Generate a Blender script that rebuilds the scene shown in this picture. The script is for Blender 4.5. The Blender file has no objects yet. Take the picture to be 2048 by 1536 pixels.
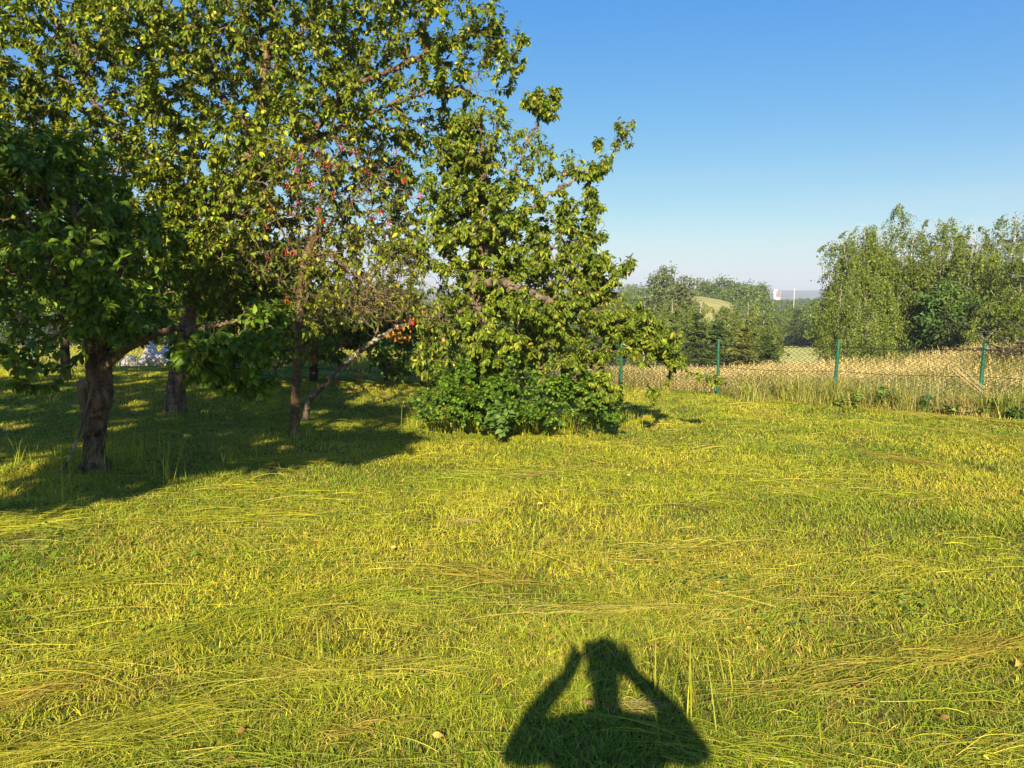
import bpy, math, random
import numpy as np
from mathutils import Vector

# ------------------------------------------------------------------ camera, sky, sun, exposure
S = bpy.context.scene
COL = S.collection
R = math.radians
RNG = np.random.default_rng(11)
random.seed(5)

CAM = np.array([0.0, 0.0, 1.6])
FPX = 1539.0                       # focal length in pixels of the 2048 px wide photograph
PITCH = R(6.8)
cam_d = bpy.data.cameras.new("camera")
cam_d.sensor_width = 36.0
cam_d.lens = 36.0 * FPX / 2048.0
cam_d.clip_start = 0.05
cam_d.clip_end = 20000.0
cam = bpy.data.objects.new("camera", cam_d)
COL.objects.link(cam)
cam.location = CAM
cam.rotation_euler = (R(90) - PITCH, 0, 0)
S.camera = cam

SUN_EL = R(25.8)
SUN_AZ = R(6.1)                    # the light travels along (sin az, cos az) on the ground
SUN_TO = np.array([-math.sin(SUN_AZ) * math.cos(SUN_EL), -math.cos(SUN_AZ) * math.cos(SUN_EL), math.sin(SUN_EL)])

W = bpy.data.worlds.new("World")
S.world = W
W.use_nodes = True
wn = W.node_tree
bg = wn.nodes["Background"]
sky = wn.nodes.new("ShaderNodeTexSky")
sky.sky_type = 'NISHITA'
sky.sun_disc = False
sky.sun_elevation = SUN_EL
sky.sun_rotation = math.pi + SUN_AZ
sky.altitude = 250
sky.air_density = 1.0
sky.dust_density = 0.6
sky.ozone_density = 2.0
hs = wn.nodes.new("ShaderNodeHueSaturation")
hs.inputs["Saturation"].default_value = 1.42
wn.links.new(sky.outputs[0], hs.inputs["Color"])
sp_ = wn.nodes.new("ShaderNodeSeparateColor")
cb_ = wn.nodes.new("ShaderNodeCombineColor")
wn.links.new(hs.outputs[0], sp_.inputs[0])
for i_, (pw_, k_) in enumerate([(.80, .95), (.70, 1.29), (.20, 3.95)]):      # tone response of the sky per channel
    a_ = wn.nodes.new("ShaderNodeMath")
    a_.operation = 'POWER'
    a_.inputs[1].default_value = pw_
    b_ = wn.nodes.new("ShaderNodeMath")
    b_.operation = 'MULTIPLY'
    b_.inputs[1].default_value = k_
    wn.links.new(sp_.outputs[i_], a_.inputs[0])
    wn.links.new(a_.outputs[0], b_.inputs[0])
    wn.links.new(b_.outputs[0], cb_.inputs[i_])
tc_ = wn.nodes.new("ShaderNodeTexCoord")
mp_ = wn.nodes.new("ShaderNodeMapping")
mp_.inputs["Scale"].default_value = (1.6, 1.6, 14.0)
mp_.inputs["Rotation"].default_value = (0.05, 0.04, 0)
nz_ = wn.nodes.new("ShaderNodeTexNoise")
nz_.inputs["Scale"].default_value = 2.2
nz_.inputs["Detail"].default_value = 5
rp_ = wn.nodes.new("ShaderNodeMapRange")
rp_.inputs[1].default_value = .46
rp_.inputs[2].default_value = .75
rp_.inputs[3].default_value = 0.0
rp_.inputs[4].default_value = .42
sx_ = wn.nodes.new("ShaderNodeSeparateXYZ")
lo_ = wn.nodes.new("ShaderNodeMapRange")
lo_.inputs[1].default_value = .17
lo_.inputs[2].default_value = .03
ml_ = wn.nodes.new("ShaderNodeMath")
ml_.operation = 'MULTIPLY'
mi_ = wn.nodes.new("ShaderNodeMix")
mi_.data_type = 'RGBA'
mi_.inputs[7].default_value = (5.0, 5.3, 5.7, 1)
wn.links.new(tc_.outputs["Generated"], mp_.inputs[0])
wn.links.new(mp_.outputs[0], nz_.inputs[0])
wn.links.new(nz_.outputs[0], rp_.inputs[0])
wn.links.new(tc_.outputs["Generated"], sx_.inputs[0])
wn.links.new(sx_.outputs[2], lo_.inputs[0])
wn.links.new(rp_.outputs[0], ml_.inputs[0])
wn.links.new(lo_.outputs[0], ml_.inputs[1])
wn.links.new(ml_.outputs[0], mi_.inputs[0])
wn.links.new(cb_.outputs[0], mi_.inputs[6])
wn.links.new(mi_.outputs[2], bg.inputs[0])
bg.inputs[1].default_value = 0.066

sun_d = bpy.data.lights.new("sun", 'SUN')
sun_d.energy = 5.0
sun_d.angle = R(0.53)
sun_d.color = (1.0, 0.85, 0.60)
sun = bpy.data.objects.new("sun", sun_d)
COL.objects.link(sun)
sun.location = (0, 0, 30)
sun.rotation_euler = Vector(SUN_TO).to_track_quat('Z', 'Y').to_euler()

S.view_settings.view_transform = 'Standard'
S.view_settings.look = 'None'
S.view_settings.exposure = 1.18
S.view_settings.gamma = 1.0
S.cycles.max_bounces = 6
S.cycles.diffuse_bounces = 4
S.cycles.glossy_bounces = 2
S.cycles.transmission_bounces = 4
S.cycles.transparent_max_bounces = 4
S.cycles.caustics_reflective = False
S.cycles.caustics_refractive = False
S.cycles.sample_clamp_indirect = 4.0
S.cycles.use_denoising = True
S.cycles.denoiser = 'OPENIMAGEDENOISE'
S.cycles.denoising_prefilter = 'ACCURATE'
S.cycles.denoising_input_passes = 'RGB_ALBEDO_NORMAL'
S.cycles.use_adaptive_sampling = True
S.cycles.adaptive_threshold = 0.01


# ------------------------------------------------------------------ small maths
def ray(px, py):
    a = (px - 1024.0) / FPX
    b = -(py - 768.0) / FPX
    return np.array([a, math.cos(PITCH) + b * math.sin(PITCH), -math.sin(PITCH) + b * math.cos(PITCH)])


def at(px, py, y):
    """world point seen in direction (px, py) of the photograph at forward distance y"""
    d = ray(px, py)
    return CAM + d * (y / d[1])


TAB = RNG.random((256, 256))


def vn(x, y, seed=0):
    x = np.asarray(x, float) + seed * 17.31
    y = np.asarray(y, float) + seed * 9.77
    xi = np.floor(x).astype(int)
    yi = np.floor(y).astype(int)
    fx = x - xi
    fy = y - yi
    fx = fx * fx * (3 - 2 * fx)
    fy = fy * fy * (3 - 2 * fy)
    g = lambda i, j: TAB[(xi + i) & 255, (yi + j) & 255]
    return (g(0, 0) * (1 - fx) + g(1, 0) * fx) * (1 - fy) + (g(0, 1) * (1 - fx) + g(1, 1) * fx) * fy


def fbm(x, y, seed=0, o=3):
    s = 0
    a = 0.5
    t = 0
    for k in range(o):
        s = s + a * vn(np.asarray(x) * 2 ** k, np.asarray(y) * 2 ** k, seed + k * 3)
        t += a
        a *= 0.5
    return s / t


PY = [-60, 3, 8, 15, 20, 25, 32, 40, 60, 90, 130, 200, 300, 500, 1000, 3000, 9000]
PZ = [0, 0, -.08, -.28, -.68, -1.35, -2.3, -3.2, -4.4, -4.9, -4.9, -4.5, -4.5, -6, -10, -20, -30]


def terrain(x, y):
    x = np.asarray(x, float)
    y = np.asarray(y, float)
    p = np.interp(y, PY, PZ)
    s = np.clip((x + 7) / 9.0, 0, 1)
    s = s * s * (3 - 2 * s)
    near = np.clip((120 - y) / 60, 0, 1)
    k = 1 - (1 - (0.45 + 0.55 * s)) * near
    z = p * k
    z = z + 0.55 * np.exp(-((x - 12.5) / 4.0) ** 2 - ((y - 19.0) / 3.0) ** 2)
    z = z + 0.05 * (fbm(x * 0.7, y * 0.7, 3) - 0.5) * np.clip((60 - y) / 30, 0, 1)
    far = np.clip((y - 60) / 200, 0, 1)
    z = z + far * 5.0 * (fbm(x * 0.008, y * 0.008, 8) - 0.5)
    return z


def ground(px, py):
    """where the view ray through a pixel meets the ground"""
    d = ray(px, py)
    t = 1.0
    for _ in range(400):
        p = CAM + d * t
        if p[2] <= terrain(p[0], p[1]):
            break
        t += max(0.02, (p[2] - float(terrain(p[0], p[1]))) * 0.6)
    p = CAM + d * t
    return np.array([p[0], p[1], float(terrain(p[0], p[1]))])


def unit(v):
    return v / np.maximum(np.linalg.norm(v, axis=-1, keepdims=True), 1e-9)


# ------------------------------------------------------------------ linking, tagging
def tag(o, label=None, cat=None, group=None, kind=None):
    if label: o["label"] = label
    if cat: o["category"] = cat
    if group: o["group"] = group
    if kind: o["kind"] = kind
    return o


def empty(name, loc, label, cat, group=None):
    o = bpy.data.objects.new(name, None)
    o.empty_display_size = 0.2
    COL.objects.link(o)
    o.location = [float(c) for c in loc]
    return tag(o, label, cat, group)


def new_mesh(name, V, F, mat, cols=None, smooth=True):
    """F: int array (n,3) or (n,4), or a list of such arrays"""
    Fs = F if isinstance(F, list) else [F]
    Fs = [f for f in Fs if len(f)]
    V = np.asarray(V, np.float32).reshape(-1, 3)
    me = bpy.data.meshes.new(name)
    me.vertices.add(len(V))
    me.vertices.foreach_set("co", V.ravel())
    loops = np.concatenate([f.ravel() for f in Fs]).astype(np.int32)
    tot = np.concatenate([np.full(len(f), f.shape[1]) for f in Fs]).astype(np.int32)
    st = np.concatenate([[0], np.cumsum(tot)[:-1]]).astype(np.int32)
    me.loops.add(len(loops))
    me.loops.foreach_set("vertex_index", loops)
    me.polygons.add(len(tot))
    me.polygons.foreach_set("loop_start", st)
    me.polygons.foreach_set("loop_total", tot)
    me.polygons.foreach_set("use_smooth", np.full(len(tot), smooth, bool))
    if cols is not None:
        ca = me.color_attributes.new("col", 'FLOAT_COLOR', 'POINT')
        c = np.ones((len(V), 4), np.float32)
        c[:, :3] = cols
        ca.data.foreach_set("color", c.ravel())
    me.materials.append(mat)
    me.update(calc_edges=True)
    return me


def link(name, me, parent=None, world=True):
    """mesh data given in world coordinates: shift it to the parent's origin"""
    o = bpy.data.objects.new(name, me)
    COL.objects.link(o)
    if parent is not None:
        o.parent = parent
        if world:
            L = parent.location
            me.transform(__import__("mathutils").Matrix.Translation((-L[0], -L[1], -L[2])))
    return o


# ------------------------------------------------------------------ materials
def mat_new(name):
    m = bpy.data.materials.new(name)
    m.use_nodes = True
    nt = m.node_tree
    return m, nt, nt.nodes["Principled BSDF"], nt.nodes["Material Output"]


def leaf_mat(name, trans=0.3, rough=0.45, spec=0.35, tint=(1.25, 1.15, 0.5)):
    m, nt, p, out = mat_new(name)
    a = nt.nodes.new("ShaderNodeAttribute")
    a.attribute_name = "col"
    nt.links.new(a.outputs["Color"], p.inputs["Base Color"])
    p.inputs["Roughness"].default_value = rough
    p.inputs["Specular IOR Level"].default_value = spec
    mul = nt.nodes.new("ShaderNodeMix")
    mul.data_type = 'RGBA'
    mul.blend_type = 'MULTIPLY'
    mul.inputs[0].default_value = 1.0
    nt.links.new(a.outputs["Color"], mul.inputs[6])
    mul.inputs[7].default_value = (*tint, 1)
    t = nt.nodes.new("ShaderNodeBsdfTranslucent")
    nt.links.new(mul.outputs[2], t.inputs[0])
    mx = nt.nodes.new("ShaderNodeMixShader")
    mx.inputs[0].default_value = trans
    nt.links.new(p.outputs[0], mx.inputs[1])
    nt.links.new(t.outputs[0], mx.inputs[2])
    nt.links.new(mx.outputs[0], out.inputs[0])
    return m


def bark_mat(name, c1, c2, c3, sc=14.0, bump=0.6, lichen=0.0, stretch=0.25):
    m, nt, p, out = mat_new(name)
    tc = nt.nodes.new("ShaderNodeTexCoord")
    mp = nt.nodes.new("ShaderNodeMapping")
    mp.inputs["Scale"].default_value = (1, 1, stretch)
    nt.links.new(tc.outputs["Object"], mp.inputs[0])
    n1 = nt.nodes.new("ShaderNodeTexNoise")
    n1.inputs["Scale"].default_value = sc
    n1.inputs["Detail"].default_value = 6
    nt.links.new(mp.outputs[0], n1.inputs[0])
    v = nt.nodes.new("ShaderNodeTexVoronoi")
    v.feature = 'DISTANCE_TO_EDGE'
    v.inputs["Scale"].default_value = sc * 1.6
    nt.links.new(mp.outputs[0], v.inputs[0])
    cr = nt.nodes.new("ShaderNodeValToRGB")
    e = cr.color_ramp.elements
    e[0].position = 0.3
    e[0].color = (*c1, 1)
    e[1].position = 0.72
    e[1].color = (*c2, 1)
    nt.links.new(n1.outputs[0], cr.inputs[0])
    n2 = nt.nodes.new("ShaderNodeTexNoise")
    n2.inputs["Scale"].default_value = 6.0
    n2.inputs["Detail"].default_value = 5
    nt.links.new(tc.outputs["Object"], n2.inputs[0])
    r2 = nt.nodes.new("ShaderNodeValToRGB")
    r2.color_ramp.elements[0].position = 0.62 - lichen
    r2.color_ramp.elements[1].position = 0.70 - lichen
    nt.links.new(n2.outputs[0], r2.inputs[0])
    mx = nt.nodes.new("ShaderNodeMix")
    mx.data_type = 'RGBA'
    nt.links.new(r2.outputs[0], mx.inputs[0])
    nt.links.new(cr.outputs[0], mx.inputs[6])
    mx.inputs[7].default_value = (*c3, 1)
    nt.links.new(mx.outputs[2], p.inputs["Base Color"])
    p.inputs["Roughness"].default_value = 0.9
    p.inputs["Specular IOR Level"].default_value = 0.15
    ad = nt.nodes.new("ShaderNodeMath")
    ad.operation = 'ADD'
    mn = nt.nodes.new("ShaderNodeMath")
    mn.operation = 'MINIMUM'
    mn.inputs[1].default_value = 0.25
    nt.links.new(v.outputs[0], mn.inputs[0])
    nt.links.new(mn.outputs[0], ad.inputs[0])
    nt.links.new(n1.outputs[0], ad.inputs[1])
    b = nt.nodes.new("ShaderNodeBump")
    b.inputs["Strength"].default_value = bump
    b.inputs["Distance"].default_value = 0.02
    nt.links.new(ad.outputs[0], b.inputs["Height"])
    nt.links.new(b.outputs[0], p.inputs["Normal"])
    return m


def plain_mat(name, col, rough=0.6, spec=0.3, noise=0.0, scale=20.0, bump=0.0, metallic=0.0):
    m, nt, p, out = mat_new(name)
    p.inputs["Roughness"].default_value = rough
    p.inputs["Specular IOR Level"].default_value = spec
    p.inputs["Metallic"].default_value = metallic
    tc = nt.nodes.new("ShaderNodeTexCoord")
    n = nt.nodes.new("ShaderNodeTexNoise")
    n.inputs["Scale"].default_value = scale
    n.inputs["Detail"].default_value = 5
    nt.links.new(tc.outputs["Object"], n.inputs[0])
    cr = nt.nodes.new("ShaderNodeValToRGB")
    lo = tuple(max(0, c * (1 - noise)) for c in col)
    hi = tuple(min(1, c * (1 + noise)) for c in col)
    cr.color_ramp.elements[0].position = 0.3
    cr.color_ramp.elements[0].color = (*lo, 1)
    cr.color_ramp.elements[1].position = 0.7
    cr.color_ramp.elements[1].color = (*hi, 1)
    nt.links.new(n.outputs[0], cr.inputs[0])
    nt.links.new(cr.outputs[0], p.inputs["Base Color"])
    if bump:
        b = nt.nodes.new("ShaderNodeBump")
        b.inputs["Strength"].default_value = bump
        b.inputs["Distance"].default_value = 0.02
        nt.links.new(n.outputs[0], b.inputs["Height"])
        nt.links.new(b.outputs[0], p.inputs["Normal"])
    return m


M = {}
M["leaf"] = leaf_mat("leaf", 0.25, 0.5, 0.20)
M["leaf_far"] = leaf_mat("leaf_far", 0.22, 0.7, 0.1)
M["grass"] = leaf_mat("grass", 0.28, 0.55, 0.22, (1.15, 1.1, 0.6))
M["bark"] = bark_mat("bark", (.045, .030, .018), (.27, .180, .105), (.20, .17, .10), 16, 1.0)
M["bark_grey"] = bark_mat("bark_grey", (.075, .055, .038), (.24, .18, .13), (.30, .27, .20), 10, .5, .03)
M["bark_twig"] = bark_mat("bark_twig", (.06, .038, .020), (.20, .135, .07), (.22, .18, .09), 10, .5, .03)
M["bark_lichen"] = bark_mat("bark_lichen", (.08, .06, .04), (.22, .175, .115), (.42, .38, .27), 12, .5, .07)
M["bark_birch"] = bark_mat("bark_birch", (.26, .23, .19), (.62, .58, .52), (.07, .06, .05), 5, .2, .02, 2.0)
M["bark_dark"] = bark_mat("bark_dark", (.03, .025, .018), (.09, .07, .05), (.12, .11, .07), 12, .4)
M["post"] = plain_mat("post_green", (.012, .095, .058), 0.55, 0.3, .35, 15)
M["wire"] = plain_mat("wire_rusty_green", (.014, .016, .008), 0.6, 0.3, .3, 8)


# ------------------------------------------------------------------ tubes, trees
def tube(P, r, sides, acc, rough=0.0, cap=False):
    """append a tube along P (n,3) with radii r (n,) to acc = [V list, F list, count]"""
    P = np.asarray(P, float)
    n = len(P)
    T = np.gradient(P, axis=0)
    T = unit(T)
    ref = np.array([0.0, 0.0, 1.0]) if abs(T[0][2]) < 0.9 else np.array([1.0, 0.0, 0.0])
    N = np.zeros_like(P)
    a = np.cross(T[0], ref)
    a /= np.linalg.norm(a) + 1e-9
    for i in range(n):
        a = a - T[i] * a.dot(T[i])
        l = np.linalg.norm(a)
        if l < 1e-6:
            a = np.cross(T[i], [0.3, 0.8, 0.5])
            l = np.linalg.norm(a)
        a = a / l
        N[i] = a
    B = np.cross(T, N)
    th = np.linspace(0, 2 * np.pi, sides, endpoint=False)
    rr = np.repeat(np.asarray(r, float)[:, None], sides, 1)
    if rough:
        s = np.concatenate([[0], np.cumsum(np.linalg.norm(np.diff(P, axis=0), axis=1))])
        q = np.cos(th)[None] * 1.6 + 5
        w = np.sin(th)[None] * 1.6 + 5
        ss = s[:, None]
        k = 0.9 * (fbm(q + w * 1.3 + ss * .8, ss * 2.2 + q, 5) - .5)
        if sides > 30:
            warp = 5.0 * fbm(ss * 3.0 + q, w + ss * 1.5, 9, 2)
            k = k + .38 * (np.abs(np.sin(th[None] * 5 + warp)) - .6) + .5 * (fbm(ss * 14 + q * 5, w * 5, 12, 2) - .5)
        rr = rr * (1 + rough * k)
    V = P[:, None] + rr[..., None] * (np.cos(th)[None, :, None] * N[:, None] + np.sin(th)[None, :, None] * B[:, None])
    base = acc[2]
    i = np.arange(n - 1)[:, None] * sides
    j = np.arange(sides)[None]
    j2 = (j + 1) % sides
    F = np.stack([i + j, i + j2, i + sides + j2, i + sides + j], -1).reshape(-1, 4) + base
    acc[0].append(V.reshape(-1, 3))
    acc[1].append(F)
    acc[2] += n * sides
    if cap:
        acc[0].append(P[-1:] + T[-1:] * 0.2 * r[-1])
        k = acc[2]
        b = base + (n - 1) * sides
        acc[3].append(np.stack([b + np.arange(sides), b + (np.arange(sides) + 1) % sides, np.full(sides, k)], -1))
        acc[2] += 1


def acc_new():
    return [[], [], 0, []]


def acc_mesh(name, acc, mat, cols=None):
    F = [np.concatenate(acc[1])]
    if acc[3]:
        F.append(np.concatenate(acc[3]))
    return new_mesh(name, np.concatenate(acc[0]), F, mat, cols)


def spline(P, sub):
    """Catmull-Rom through P, works on any number of columns"""
    P = np.asarray(P, float)
    if len(P) < 2 or sub < 2:
        return P
    Q = np.vstack([2 * P[0] - P[1], P, 2 * P[-1] - P[-2]])
    out = []
    t = np.linspace(0, 1, sub, endpoint=False)[:, None]
    for i in range(len(P) - 1):
        p0, p1, p2, p3 = Q[i:i + 4]
        out.append(0.5 * ((2 * p1) + (-p0 + p2) * t + (2 * p0 - 5 * p1 + 4 * p2 - p3) * t ** 2 + (-p0 + 3 * p1 - 3 * p2 + p3) * t ** 3))
    out.append(P[-1:])
    return np.vstack(out)


def grow(limbs, targets, bf=0.35, tip=0.004, pw=0.45, seg=0.18):
    """limbs: list of (points (n,3), radii (n,)); targets (m,3). A balanced spanning tree joins the targets to the limbs.
    Returns the chains [(points, radii, terminal flag)] that draw all the wood."""
    nodes, par, fixed_r, path = [], [], [], []
    for li, (P, r) in enumerate(limbs):
        Q = spline(np.column_stack([P, r]), 5)
        first = None
        if li:
            d = np.linalg.norm(np.array(nodes) - Q[0, :3], axis=1)
            first = int(d.argmin())
        for k, q in enumerate(Q):
            nodes.append(q[:3])
            fixed_r.append(max(q[3], 0.003))
            if k == 0:
                par.append(-1 if first is None else first)
                path.append(0 if first is None else path[first])
            else:
                par.append(len(nodes) - 2)
                path.append(path[-1] + 0.5 * np.linalg.norm(q[:3] - nodes[-2]))
    ns = len(nodes)
    m = len(targets)
    X = np.array(nodes)
    pth = np.array(path)
    best = np.full(m, 1e9)
    who = np.zeros(m, int)
    for i in range(ns // 6, ns):
        c = np.linalg.norm(targets - X[i], axis=1) + bf * pth[i]
        k = c < best
        best[k] = c[k]
        who[k] = i
    tpath = np.zeros(m)
    tpar = np.zeros(m, int)
    open_ = np.ones(m, bool)
    allp = list(pth)
    tid = np.zeros(m, int)
    pos = [x for x in X]
    par = list(par)
    for it in range(m):
        cc = np.where(open_, best, 1e9)
        j = int(cc.argmin())
        open_[j] = False
        p = who[j]
        pos.append(targets[j])
        par.append(p)
        me = len(pos) - 1
        allp.append(allp[p] + np.linalg.norm(targets[j] - pos[p]))
        c = np.linalg.norm(targets - targets[j], axis=1) + bf * allp[me]
        k = (c < best) & open_
        best[k] = c[k]
        who[k] = me
    N = len(pos)
    pos = np.array(pos)
    kids = [[] for _ in range(N)]
    for i, p in enumerate(par):
        if p >= 0:
            kids[p].append(i)
    cnt = np.zeros(N)
    order = np.argsort(allp, kind="stable")
    for i in range(N - 1, -1, -1):
        if not kids[i]:
            cnt[i] = 1
        if par[i] >= 0:
            cnt[par[i]] += cnt[i]
    rad = tip * np.power(np.maximum(cnt, 1), pw)
    rad[:ns] = fixed_r
    chains = []
    stack = [(None, 0)]
    while stack:
        pr, i = stack.pop()
        ch = [] if pr is None else [pr]
        rr = [] if pr is None else [min(rad[i] * 1.15, rad[pr])]
        while True:
            ch.append(i)
            rr.append(rad[i])
            if not kids[i]:
                break
            ks = sorted(kids[i], key=lambda k: -rad[k] - (0.001 if (i < ns and k < ns) else 0))
            for k in ks[1:]:
                stack.append((i, k))
            i = ks[0]
        chains.append((pos[ch], np.array(rr)))
    return chains


def wood_and_twigs(chains, jitter=0.02, sub=3, rough=0.25):
    """tubes for all chains, and the thin segments that carry leaves"""
    acc = acc_new()
    segs = []
    for P, r in chains:
        Q = spline(np.column_stack([P, r]), sub if r.max() < 0.05 else 4 if r.max() < .085 else 8)
        q = Q[:, :3].copy()
        if len(q) > 3:
            q[1:-1] += RNG.normal(0, jitter, q[1:-1].shape) * np.minimum(1, 0.02 / np.maximum(Q[1:-1, 3:4], .004)) * .6
        rmax = Q[:, 3].max()
        sides = 3 if rmax < 0.007 else 5 if rmax < 0.02 else 8 if rmax < 0.05 else 16 if rmax < .085 else 44
        tube(q, np.maximum(Q[:, 3], 0.0015), sides, acc, rough if rmax > 0.03 else 0, cap=False)
        L = len(q)
        f = np.linspace(0, 1, L - 1)
        segs.append(np.column_stack([q[:-1], q[1:], Q[1:, 3], f]))
    return acc, np.concatenate(segs)


TEMPL_S = np.array([0, .22, .22, .22, .5, .5, .5, .8, .8, .8, 1.0])
TEMPL_W = np.array([0, .74, 0, -.74, 1.0, 0, -1.0, .58, 0, -.58, 0])
TEMPL_F = np.array([[0, 1, 2], [0, 2, 3], [1, 4, 5], [1, 5, 2], [2, 5, 6], [2, 6, 3], [4, 7, 8], [4, 8, 5], [5, 8, 9], [5, 9, 6], [7, 10, 8], [8, 10, 9]])
NT = len(TEMPL_S)


def leaves(P, D, L, Wd, curl, fold, cols, up=None, flat=0.5):
    """folded, curled leaves; P,D (n,3); L,Wd,curl,fold (n,); cols (n,3)"""
    n = len(P)
    D = unit(D)
    U = RNG.normal(0, flat, (n, 3)) + (np.array([0, 0, 1.0]) if up is None else up)
    Sd = unit(np.cross(D, U))
    Nn = np.cross(Sd, D)
    s = TEMPL_S[None]
    w = TEMPL_W[None]
    c = np.maximum(np.abs(curl), 0.05)[:, None]
    x = L[:, None] * np.sin(c * s) / c
    z = -L[:, None] * (1 - np.cos(c * s)) / c
    yy = 0.5 * Wd[:, None] * w
    z = z + np.abs(yy) * fold[:, None]
    V = P[:, None] + x[..., None] * D[:, None] + yy[..., None] * Sd[:, None] + z[..., None] * Nn[:, None]
    F = (np.arange(n)[:, None, None] * NT + TEMPL_F[None]).reshape(-1, 3)
    C = np.repeat(cols, NT, axis=0)
    return V.reshape(-1, 3), F, C


def mixcols(n, pal, wts, var=0.22):
    pal = np.array(pal)
    wts = list(wts)[:len(pal)]
    k = RNG.choice(len(pal), n, p=np.array(wts) / sum(wts))
    k2 = RNG.choice(len(pal), n, p=np.array(wts) / sum(wts))
    t = RNG.random((n, 1)) * 0.5
    c = pal[k] * (1 - t) + pal[k2] * t
    return np.clip(c * np.exp(RNG.normal(0, var, (n, 1))), 0.002, 0.9)


def twig_leaves(segs, per_m, L, Wr, pal, wts, droop=0.5, rthin=0.010, curl=(0.3, 1.2), fold=(.1, .6), keep=None, light=None):
    """leaves along the thin segments"""
    s = segs[segs[:, 6] < rthin]
    if keep is not None:
        s = s[keep(s)]
    ln = np.linalg.norm(s[:, 3:6] - s[:, :3], axis=1)
    mid = (s[:, :3] + s[:, 3:6]) / 2
    gap = fbm(mid[:, 0] * 2.6 + mid[:, 2] * .7, mid[:, 2] * 2.6 + mid[:, 1] * 1.9, 23, 2)
    lam = per_m * ln * np.clip((gap - .30) * 4.0, .22, 1.8) * (0.35 + 1.1 * s[:, 7]) * np.where(s[:, 6] < rthin * 0.6, 1.0, 0.5)
    k = RNG.poisson(lam)
    idx = np.repeat(np.arange(len(s)), k)
    n = len(idx)
    t = RNG.random((n, 1))
    P = s[idx, :3] * (1 - t) + s[idx, 3:6] * t
    d = unit(s[idx, 3:6] - s[idx, :3])
    D = d * 0.6 + RNG.normal(0, 0.6, (n, 3)) + np.array([0, 0, -droop])
    D = unit(D)
    P = P + D * 0.012
    ll = L * np.exp(RNG.normal(0, .22, n))
    # tufts share some colour so that light and dark clumps show
    tuft = fbm(P[:, 0] * 3.1 + P[:, 2] * 1.7, P[:, 1] * 2.3 + P[:, 2] * 2.9, 21, 2)
    cols = mixcols(n, pal, wts) * (0.75 + 0.5 * tuft)[:, None]
    return leaves(P, D, ll, ll * Wr * np.exp(RNG.normal(0, .12, n)), RNG.uniform(*curl, n), RNG.uniform(*fold, n), cols)


def blob_points(blobs, per=1.0):
    """blobs: (px, py, depth, rx_px, rz_px, ry_m, n) - ellipsoids standing in space"""
    out = []
    for px, py, y, rx, rz, ry, n in blobs:
        c = at(px, py, y)
        k = y / FPX
        n = int(n * per)
        v = unit(RNG.normal(0, 1, (n, 3))) * RNG.random((n, 1)) ** 0.42
        out.append(c + v * np.array([rx * k, ry, rz * k]))
    return np.concatenate(out)


def limb(pts, r0, r1=None, ys=None):
    """pts: (px, py) or (px, py, depth) list; ys = (start depth, end depth)"""
    n = len(pts)
    yy = np.linspace(ys[0], ys[1], n) if ys else [p[2] for p in pts]
    P = np.array([at(p[0], p[1], y) for p, y in zip(pts, yy)])
    r = np.array(r0, float) if r1 is None else np.geomspace(r0, r1, n)
    return P, r


def sphere_mesh(name, r, mat, seg=12, rings=8, squash=(1, 1, 1), pear=0.0):
    V = [(0, 0, 1)]
    for i in range(1, rings):
        a = math.pi * i / rings
        for j in range(seg):
            b = 2 * math.pi * j / seg
            z = math.cos(a)
            w = math.sin(a) * (1 - pear * max(0, z))
            V.append((w * math.cos(b), w * math.sin(b), z * (1 + pear * 0.6 * max(0, z))))
    V.append((0, 0, -1))
    F3, F4 = [], []
    for j in range(seg):
        F3.append((0, 1 + j, 1 + (j + 1) % seg))
        e = len(V) - 1
        b = 1 + (rings - 2) * seg
        F3.append((e, b + (j + 1) % seg, b + j))
    for i in range(rings - 2):
        for j in range(seg):
            a = 1 + i * seg + j
            b = 1 + i * seg + (j + 1) % seg
            F4.append((a, a + seg, b + seg, b))
    V = np.array(V) * r * np.array(squash)
    return new_mesh(name, V, [np.array(F3), np.array(F4)], mat)


def box(acc, c, d, rot=0.0):
    """axis box centre c, size d, turned about z"""
    cx, cy, cz = c
    x, y, z = d[0] / 2, d[1] / 2, d[2] / 2
    ca, sa = math.cos(rot), math.sin(rot)
    v = [(-x, -y, -z), (x, -y, -z), (x, y, -z), (-x, y, -z), (-x, -y, z), (x, -y, z), (x, y, z), (-x, y, z)]
    v = np.array([(cx + a * ca - b * sa, cy + a * sa + b * ca, cz + e) for a, b, e in v])
    f = np.array([(0, 3, 2, 1), (4, 5, 6, 7), (0, 1, 5, 4), (1, 2, 6, 5), (2, 3, 7, 6), (3, 0, 4, 7)]) + acc[2]
    acc[0].append(v)
    acc[1].append(f)
    acc[2] += 8


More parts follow.
